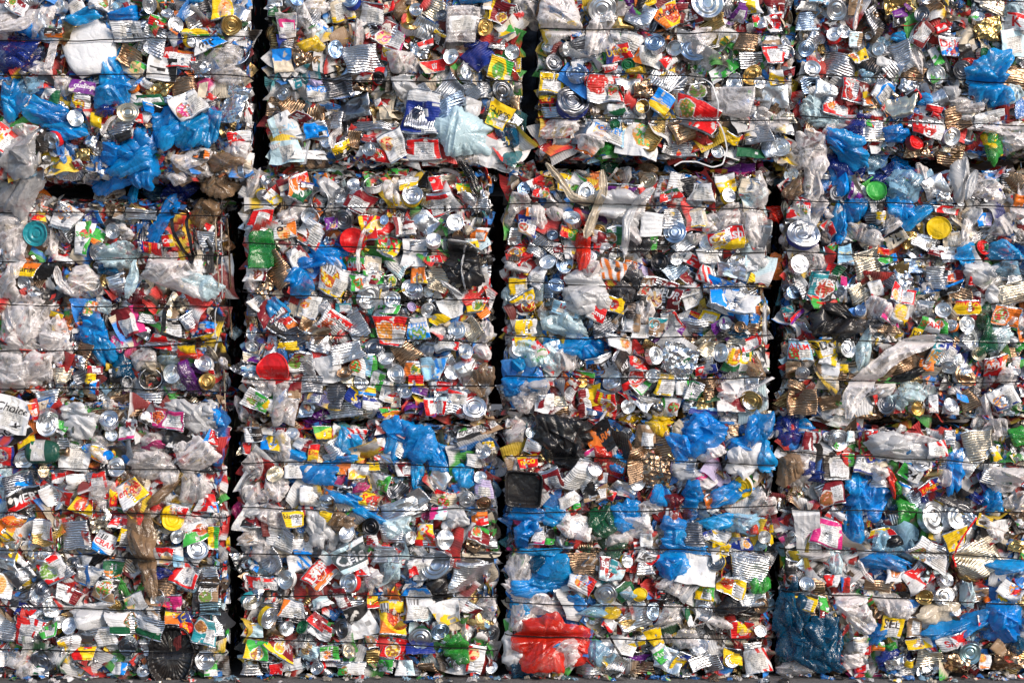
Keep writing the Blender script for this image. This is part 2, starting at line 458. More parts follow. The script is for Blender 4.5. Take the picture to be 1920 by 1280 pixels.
# every builder returns a list of (part name or None for the thing itself, Geo)
def b_can(w, h, tone, label, rng, ctx, ribs=.9, kind='c'):
    t = float(np.clip(.24 * min(w, h), .012, .04)); ctx['t'] = t
    ex, ez = (.55, .8)
    small = max(w, h) < .07
    nx = int(np.clip(w / .004, 10, 44)); ny = int(np.clip(h / .004, 8, 44))
    body, lo, hi = tube_shell(w, h, t, nx, ny, ex, ez)
    metal = tone in TONE
    bc = rgba(TONE[tone] if metal else PAL[tone], ribs)
    g = Geo(); mm = METAL if metal else PRINT
    finish(g, body, grid_faces(ny, 2 * nx, True), bc, uvz(body), mm, ctx)
    out = [(None, g)]
    ec = rgba(np.array(TONE['s']) * .95 if not (metal and tone in 'gdn') else np.array(TONE[tone]) * 1.05)
    for cp in (lo, hi):
        ge = Geo(); finish(ge, cp * np.array([1.004, 1, 1.02]), grid_faces(len(cp), 2 * nx, True), ec, uvz(cp), METAL, ctx); out.append(('can_end', ge))
    if label:
        A, B, design, text, tc = label
        fine = .0017 if text or 'n' in design or 'x' in design else .0026
        lx = int(np.clip(w / fine, 12, 110)); ly = int(np.clip(h / fine, 10, 110))
        S = front_sheet(w, h, t, lx, ly, ex, ez, .97, .88 + .08 * rng.random())
        C = paint(S[..., 0], S[..., 1], w, h, PAL[A], PAL[B], design, text, tc, rng)
        C = np.concatenate([C, np.full(C.shape[:2] + (1,), .35 if rng.random() < .6 else .9)], -1)
        gl = Geo(); F = grid_faces(ly, lx)
        # torn away corner
        if rng.random() < .35 and not text:
            uu = S[..., 0] / w * rng.choice([-1, 1]) + S[..., 1] / h * rng.choice([-1, 1]) + .25 * (vn(S[..., 0] * 60, S[..., 1] * 60, 4) - .5)
            keep = (uu.ravel()[F[:, 0]] < .55)
            F = F[keep]
        finish(gl, S, F, C, uvz(S), PRINT, ctx); out.append(('label', gl))
    return out

def b_flat(w, h, col, label, rng, ctx, mat=PAPER, t=.006, ex=.16):
    ctx['t'] = t
    fine = .0018 if label and (label[3] or 'n' in label[2]) else .0032
    nx = int(np.clip(w / fine, 12, 120)); ny = int(np.clip(h / fine, 10, 120))
    S = front_sheet(w, h, t, nx, ny, .3, .5, 1.0, 1.0, 0)
    S[..., 2] = t / 2
    # torn outline
    e = 1 + .05 * (vn(S[..., 0] * 30, S[..., 1] * 30, 9) - .5)
    S[..., 0] *= e; S[..., 1] *= e
    A, B, design, text, tc = label or (col, col, 'q', '', 'k')
    C = paint(S[..., 0], S[..., 1], w, h, PAL[A], PAL[B], design if label else 'q', text, tc, rng)
    C = np.concatenate([C, np.zeros(C.shape[:2] + (1,))], -1)
    g = Geo(); finish(g, S, grid_faces(ny, nx), C, uvz(S), mat, ctx)
    Bk = S[:, ::-1].copy(); Bk[..., 2] = -t / 2
    finish(g, Bk, grid_faces(ny, nx), rgba(PAL['e'] if mat == PAPER else PAL[A]), uvz(Bk), mat, ctx)
    ring = np.concatenate([np.stack([S[0], S[0] * [1, 1, -1]]), ]); finish(g, ring, grid_faces(2, nx), rgba(PAL[A]), uvz(ring), mat, ctx)
    for sl in (S[-1], S[:, 0], S[:, -1]):
        ring = np.stack([sl, sl * [1, 1, -1]]); finish(g, ring, grid_faces(2, len(sl)), rgba(PAL[A]), uvz(ring), mat, ctx)
    return [(None, g)]

def polar(prof, n, sq=1.0):
    """prof: list of (radius, z)"""
    th = np.linspace(0, 2 * math.pi, n, endpoint=False)
    r = np.array([p[0] for p in prof])[:, None]; z = np.array([p[1] for p in prof])[:, None]
    return np.stack([r * np.cos(th), r * np.sin(th) * sq, np.repeat(z, n, 1)], -1)

def end_profile(R, rings=3, m=24):
    pr = [(R * 1.0, -.004), (R * 1.012, -.001), (R * 1.0, .0014), (R * .965, .0016), (R * .945, .0002), (R * .93, -.0032), (R * .90, -.0036)]
    zs = -.0030
    for r in np.linspace(.87, .02, m):
        z = zs + .0026 * math.sin(r * math.pi * 2 * rings / .86) * (1 if r > .32 else .0) + (.0012 if r < .30 else 0)
        pr.append((R * r, z))
    return pr

def b_end(d, tone, wrap, rng, ctx, openc=False):
    R = d / 2; depth = .035 + .02 * rng.random(); ctx['t'] = .012
    n = int(np.clip(d / .0026, 24, 72)); sq = .80 + .2 * rng.random()
    side = polar([(R * .985, -.002), (R * .97, -.006), (R * .975, -depth * .5), (R * .99, -depth)], n, sq)
    g = Geo(); finish(g, side, grid_faces(4, n, True), rgba(TONE['s'], .8), uvz(side), METAL, ctx)
    out = [(None, g)]
    tc = np.array(TONE[tone] if tone in TONE else PAL[tone]); mm = 10 if tone in TONE else PLAST
    ge = Geo()
    if not openc:
        pr = end_profile(R, rng.integers(2, 4), 26)
        if d > .074 and mm == 10:
            gr = Geo(); E = polar(pr[:6], n, sq)
            finish(gr, E, grid_faces(6, n, True)[:, ::-1], rgba(np.minimum(1, tc * 1.06)), uvz(E) * [1, 0, 1], mm, ctx)
            out.append(('can_end>rim', gr)); pr = pr[5:]
        if 'pull tab' in ctx.get('desc', ''):
            gt = Geo(); tb = polar([(.001, .004), (.007, .0045), (.010, .003), (.010, .001)], 20, 1.0) * np.array([.8, 1.5, 1]) + np.array([0, -.006, -.001])
            finish(gt, tb, grid_faces(4, 20, True), rgba(TONE['w']), uvz(tb), METAL, ctx); out.append(('can_end>pull_tab', gt))
        E = polar(pr, n, sq)
        finish(ge, E, grid_faces(len(E), n, True)[:, ::-1], rgba(tc), uvz(E) * [1, 0, 1], mm, ctx)
        out.append(('can_end', ge))
    else:
        E = polar([(R * .99, -.003), (R * 1.015, .0005), (R * .99, .0018), (R * .95, .0012), (R * .94, -.004)], n, sq)
        finish(ge, E, grid_faces(len(E), n, True)[:, ::-1], rgba(TONE['s']), uvz(E), METAL, ctx)
        out.append(('rim', ge))
        gi = Geo(); I = polar([(R * .94, -.003)] + [(R * .93, -.006 - .03 * k / 8) for k in range(9)] + [(R * q, -.036 + .001 * math.sin(q * 30)) for q in np.linspace(.9, .02, 12)], n, sq)
        finish(gi, I, grid_faces(len(I), n, True)[:, ::-1], rgba(tc * .8), uvz(I), METAL, ctx)
        out.append(('inside_wall', gi))
    if wrap not in TONE or wrap == 'w' and rng.random() < .5:
        gw = Geo(); W = polar([(R * .995, -.005), (R * .985, -.008), (R * .99, -depth * .5), (R * 1.005, -depth)], n, sq)
        finish(gw, W, grid_faces(4, n, True), rgba(PAL.get(wrap, PAL['w']), .4), uvz(W), PRINT, ctx); out.append(('label', gw))
    return out

def b_lid(d, col, rng, ctx):
    R = d / 2; n = 64; ctx['t'] = .012
    pr = [(R * .98, -.014), (R, -.010), (R * 1.0, -.001), (R * .985, .001), (R * .955, .0012), (R * .94, -.001), (R * .92, -.0015)] + [(R * q, -.0012 + .0010 * (q < .75) + .0003 * math.sin(q * 50)) for q in np.linspace(.88, .02, 18)]
    E = polar(pr, n, .93); g = Geo(); finish(g, E, grid_faces(len(E), n, True)[:, ::-1], rgba(PAL[col]), uvz(E), PLAST, ctx)
    return [(None, g)]

def b_film(w, h, col, rng, ctx, accent=None):
    g = Geo(); q = 1.0 if col == 'h' else 1.08; w *= q; h *= q
    film_layer(g, w, h, col, rng, ctx, None, 1.0, accent)
    if min(w, h) > (.2 if col == 'h' else .085):      # the bag is doubled over on itself
        for i in range(2 if min(w, h) > .2 else 1):
            film_layer(g, w * (.55 + .3 * rng.random()), h * (.55 + .3 * rng.random()), col, rng, ctx, None, .8, accent, ((rng.random() - .5) * w * .35, (rng.random() - .5) * h * .35, .007 + .005 * i))
    return [(None, g)]

def film_layer(g, w, h, col, rng, ctx, mat=None, puff=1.0, accent=None, shift=(0, 0, 0)):
    """bag or sheet of film: ragged outline, a swollen body and sharp folds running one way"""
    S = min(w, h); L = max(w, h); ctx['t'] = .02
    nr = int(np.clip(S / .0042, 14, 62)); nt = int(np.clip((w + h) / .0034, 40, 190))
    th = np.linspace(0, 2 * math.pi, nt, endpoint=False); r = np.linspace(0.0, 1, nr) ** .8
    r[0] = .015
    sd = int(rng.integers(0, 999)); c, s = np.cos(th), np.sin(th)
    out = .92 + .40 * (fbm(c * 1.9 + 5, s * 1.9 + 5, sd, 2) - .5) * 2
    for i in range(int(rng.integers(4, 8))):      # torn along straight lines
        ph = rng.random() * 2 * math.pi; out = np.minimum(out, (.52 + .36 * rng.random()) / np.maximum(np.cos(th - ph), .05))
    out = out * (1 + .09 * (fbm(c * 9 + 9, s * 9 + 9, sd + 2, 3) - .5) * 2) * 1.14
    sq = (np.abs(c) ** 3.2 + np.abs(s) ** 3.2) ** (-1 / 3.2)
    rr = r[:, None] * (out * (.45 + .55 * sq) * 1.12)[None, :]
    X = rr * c * w / 2; Y = rr * s * h / 2
    a = rng.random() * math.pi if L / S < 1.7 else (math.pi / 2 if h > w else 0) + rng.normal() * .25
    ca, sa = math.cos(a), math.sin(a)
    U = ca * X + sa * Y; V = -sa * X + ca * Y
    V = V + .012 * (fbm(U * 14, V * 14, sd + 5, 2) - .5) * 2
    dome = (1 - np.clip(r, 0, 1) ** 2.4)[:, None] * np.ones_like(X)
    amp = float(np.clip(S * .09, .005, .022)) * puff
    Z = dome * amp * (.5 + 1.0 * fbm(X * 9, Y * 9, sd + 1, 2))
    wq = .022 * (fbm(X * 8, Y * 8, sd + 51, 2) - .5) * 2
    F_ = 0
    for i in range(10):
        q = a + rng.normal() * (.35 if i < 7 else 1.2)
        F_ = F_ + rng.normal() * .24 * np.abs(-math.sin(q) * X + math.cos(q) * Y - (rng.random() - .5) * S + wq)
    F_ = F_ - np.median(F_)
    if 'bulging' in ctx.get('desc', ''):
        F_ = F_ * .35; Z = Z * 2.2
    Z = Z + np.tanh(F_ / .022) * .022
    fold = ridged(U * 6, V * 20, sd + 11, 2) - .45
    Z = Z + .0065 * fold * min(1.3, S / .12 + .3)
    Z = Z - .012 * (r[:, None] ** 7)
    # long tension creases
    for _ in range(5):
        b = a + rng.normal() * .35; cc = (rng.random() - .5) * .6 * S
        dd = .012 * (vn(X * 12, Y * 12, sd + 41) - .5) - math.sin(b) * X + math.cos(b) * Y - cc
        Z = Z + .008 * np.exp(-np.abs(dd) / .006) * rng.choice([-1, 1])
    P = np.stack([X, Y, Z], -1) + np.array(shift)
    base = np.array(PAL[col]); mat = mat if mat is not None else (FILM if col == 'h' or (col in 'lc' and S < .16) else (PLAST if col == 'k' else (9 if col in 'wcle' else BAG)))
    if col == 'b':
        base = base * (1 - .0) + np.array([.01, .14, .02]) * rng.random()
    if col == 't':
        base = np.array([.0, .075, .17])
    if col == 'r':
        base = np.array([.85, .035, .015])
    base = base * (.72 + .33 * rng.random())
    var = .86 + .28 * fbm(X * 8, Y * 8, sd + 31, 2)
    C = np.concatenate([base * var[..., None], np.zeros(X.shape + (1,))], -1)
    if accent:
        k = vn(X * 26, Y * 26, sd) > .56
        C[k, :3] = PAL[accent]
    finish(g, P, grid_faces(nr, nt, True), C, uvz(P), mat, ctx)

def b_foil(w, h, tone, rng, ctx):
    ctx['cr'] = Crush(w, h, rng, .8, 2.0, .008, 30)
    ctx['t'] = .02
    nx = int(np.clip(w / .0035, 14, 70)); ny = int(np.clip(h / .0035, 12, 70))
    body, lo, hi = tube_shell(w, h, .02, nx, ny, .6, .8)
    g = Geo(); c = rgba(TONE[tone] if tone in TONE else PAL[tone]); m = FOIL if tone in TONE else PLAST
    finish(g, body, grid_faces(ny, 2 * nx, True), c, uvz(body), m, ctx)
    for cp in (lo, hi):
        finish(g, cp, grid_faces(len(cp), 2 * nx, True), c, uvz(cp), m, ctx)
    return [(None, g)]

def b_pack(w, h, col, acc, rng, ctx, clear=False):
    """crushed plastic container: rounded body with moulded ribs and a rim"""
    t = float(np.clip(.3 * min(w, h), .014, .05)); ctx['t'] = t
    nx = int(np.clip(w / .0035, 12, 60)); ny = int(np.clip(h / .0035, 10, 60))
    big = h <= 1.35 * w and min(w, h) > .14
    body, lo, hi = tube_shell(w, h, t, nx, ny, .8 if big else .42, .6, .03)
    if big:
        body[..., 0] *= 1 - .35 * np.abs(body[..., 1] / h * 2) ** 3; lo[..., 0] *= .65; hi[..., 0] *= .65
    # shoulders: narrower at the upper end for bottles
    v = body[..., 1] / h + .5
    if h > 1.35 * w:
        body[..., 0] *= 1 - .55 * np.clip((v - .78) / .22, 0, 1) ** 1.2; k = 1 - .55
        hi[..., 0] *= k
    body[..., 2] += (.0012 if max(w, h) < .15 else 0) * np.sin(body[..., 1] / .016 * 2 * math.pi)
    mat = FILM if col in 'hc' else (BAG if col == 'g' else PLAST)
    g = Geo(); c = rgba(PAL[col] if col != 'g' else (.01, .26, .04))
    finish(g, body, grid_faces(ny, 2 * nx, True), c, uvz(body), mat, ctx)
    for cp in (lo, hi):
        finish(g, cp, grid_faces(len(cp), 2 * nx, True), c, uvz(cp), mat, ctx)
    out = [(None, g)]
    if acc != '-' and acc != col:
        S = front_sheet(w, h * .5, t, 40, 30, .42, .6, .8, .9, .0015); C = paint(S[..., 0], S[..., 1], w, h * .5, PAL[acc], PAL['w'], 'n', '', 'k', rng)
        C = np.concatenate([C, np.zeros(C.shape[:2] + (1,))], -1)
        gl = Geo(); finish(gl, S, grid_faces(30, 40), C, uvz(S), PRINT, ctx); out.append(('label', gl))
    return out

def b_tray(w, h, col, ribs, rng, ctx):
    """food tray seen into its hollow: flat rim, sloping walls, floor"""
    ctx['t'] = .02; n = 96; th = np.linspace(0, 2 * math.pi, n, endpoint=False)
    c, s = np.cos(th), np.sin(th); p = .32 if not ribs else .9
    bx = np.sign(c) * np.abs(c) ** p * w / 2; by = np.sign(s) * np.abs(s) ** p * h / 2
    prof = [(1.0, -.006), (1.0, .006), (.985, .009), (.94, .009), (.92, .006)] + [(.92 - .09 * k / 8, .006 - .022 * k / 8) for k in range(1, 9)] + [(q, -.017 + 0) for q in np.linspace(.8, .02, 26)]
    rr = np.array([q[0] for q in prof])[:, None]; z = np.array([q[1] for q in prof])[:, None]
    Z = np.repeat(z, n, 1)
    if ribs:
        Z = Z + .0055 * np.sin(th[None, :] * 31 + 3 * vn(rr * 9 + 0 * th[None, :], th[None, :] * 3, 4)) * np.clip((rr - .25) * 2, 0, 1)
    P = np.stack([rr * bx, rr * by, Z], -1)
    g = Geo(); finish(g, P, grid_faces(len(prof), n, True)[:, ::-1], rgba(PAL[col]), uvz(P), PLAST, ctx)
    return [(None, g)]

def b_cylinder(w, h, col, rng, ctx):
    """gas cylinder lying on its side, axis along local x: domed ends, a valve, a printed sheet on it"""
    R = h / 2; ctx['t'] = .03; n = 48; th = np.linspace(0, 2 * math.pi, n, endpoint=False)
    L = w - R * .5
    pr = [(-L / 2, .02), (-L / 2 + .004, .5), (-L / 2 + .012, .8), (-L / 2 + .03, .97), (-L / 2 + .05, 1)] + [(q, 1) for q in np.linspace(-L / 2 + .06, L / 2 - .06, 12)] + \
        [(L / 2 - .045, .99), (L / 2 - .03, .93), (L / 2 - .015, .8), (L / 2 - .005, .6), (L / 2, .35), (L / 2 + .002, .02)]
    x = np.array([p[0] for p in pr])[:, None]; r = np.array([p[1] for p in pr])[:, None] * R
    P = np.stack([np.repeat(x, n, 1), r * np.cos(th), r * np.sin(th) * .8], -1)
    g = Geo(); finish(g, P, grid_faces(len(pr), n, True), rgba((.01, .07, .05)), uvz(P), PLAST, ctx)
    v = np.stack([np.repeat(np.array([L / 2 - .004, L / 2 + .02, L / 2 + .022, L / 2 + .034, L / 2 + .036])[:, None], n, 1), np.array([.012, .012, .017, .017, .001])[:, None] * np.cos(th), np.array([.012, .012, .017, .017, .001])[:, None] * np.sin(th)], -1)
    gv = Geo(); finish(gv, v, grid_faces(5, n, True), rgba(TONE['n']), uvz(v), METAL, ctx)
    a = np.linspace(.15, 2.4, 44); xs = np.linspace(-L * .30, L * .12, 40)
    A, X = np.meshgrid(a, xs, indexing='ij')
    S = np.stack([X, (R + .001) * np.cos(A), (R + .001) * np.sin(A) * .8], -1)
    yy = (A - 1.27) * -R
    C = paint(X + L * .09, yy, L * .42, 2.25 * R, PAL['s'], PAL['G'], 'n', '', 'k', rng)
    C = np.concatenate([C, np.zeros(C.shape[:2] + (1,))], -1)
    gl = Geo(); finish(gl, S, grid_faces(44, 40), C, uvz(S), PRINT, ctx)
    return [(None, g), ('valve', gv), ('label', gl)]

def ribbon(pts, width, col, rng, film, ctx):
    """film strip or strap along a polyline in local metres"""
    P = np.array(pts); seg = np.r_[0, np.cumsum(np.hypot(*np.diff(P, axis=0).T))]; n = int(max(10, seg[-1] / .004))
    s = np.linspace(0, seg[-1], n); x = np.interp(s, seg, P[:, 0]); y = np.interp(s, seg, P[:, 1])
    for _ in range(3 if film else 5):
        k = np.array([.25, .5, .25]); x[1:-1] = np.convolve(x, k, 'valid'); y[1:-1] = np.convolve(y, k, 'valid')
    tx, ty = np.gradient(x), np.gradient(y); l = np.hypot(tx, ty) + 1e-9; nx_, ny_ = -ty / l, tx / l
    sd = int(rng.integers(999)); m = 14 if film else 5
    q = np.linspace(-1, 1, m)[None, :]
    wd = width / 2 * ((.55 + .9 * fbm(s * 14, s * 0, sd, 3)) if film else np.ones(n) * 1.0)
    e = np.minimum(1, .35 + np.minimum(s, seg[-1] - s) / (width + .01)) if film else 1
    wd = (wd * e)[:, None]
    X = x[:, None] + nx_[:, None] * q * wd; Y = y[:, None] + ny_[:, None] * q * wd
    if film:
        Z = .010 + .016 * (ridged(q * 1.6 + 3, s[:, None] * 9, sd, 3) - .4) * np.ones_like(X) + .012 * vn(s * 9, s * 0, sd)[:, None] - .004 * q * q
    else:
        Z = .012 + .010 * vn(s * 11, s * 0, sd)[:, None] + q * .3 * width * (vn(s * 20, s * 0, sd + 2)[:, None] - .5)
    G = np.stack([X, Y, Z + 0 * X], -1)
    g = Geo(); c = PAL[col]
    finish(g, G, grid_faces(n, m), rgba(c), uvz(G), (FILM if col in 'hc' else BAG) if film else PLAST, ctx)
    B = G[:, ::-1].copy(); B[..., 2] -= .0014
    finish(g, B, grid_faces(n, m), rgba(c), uvz(B), (FILM if col in 'hc' else BAG) if film else PLAST, ctx)
    return [(None, g)]

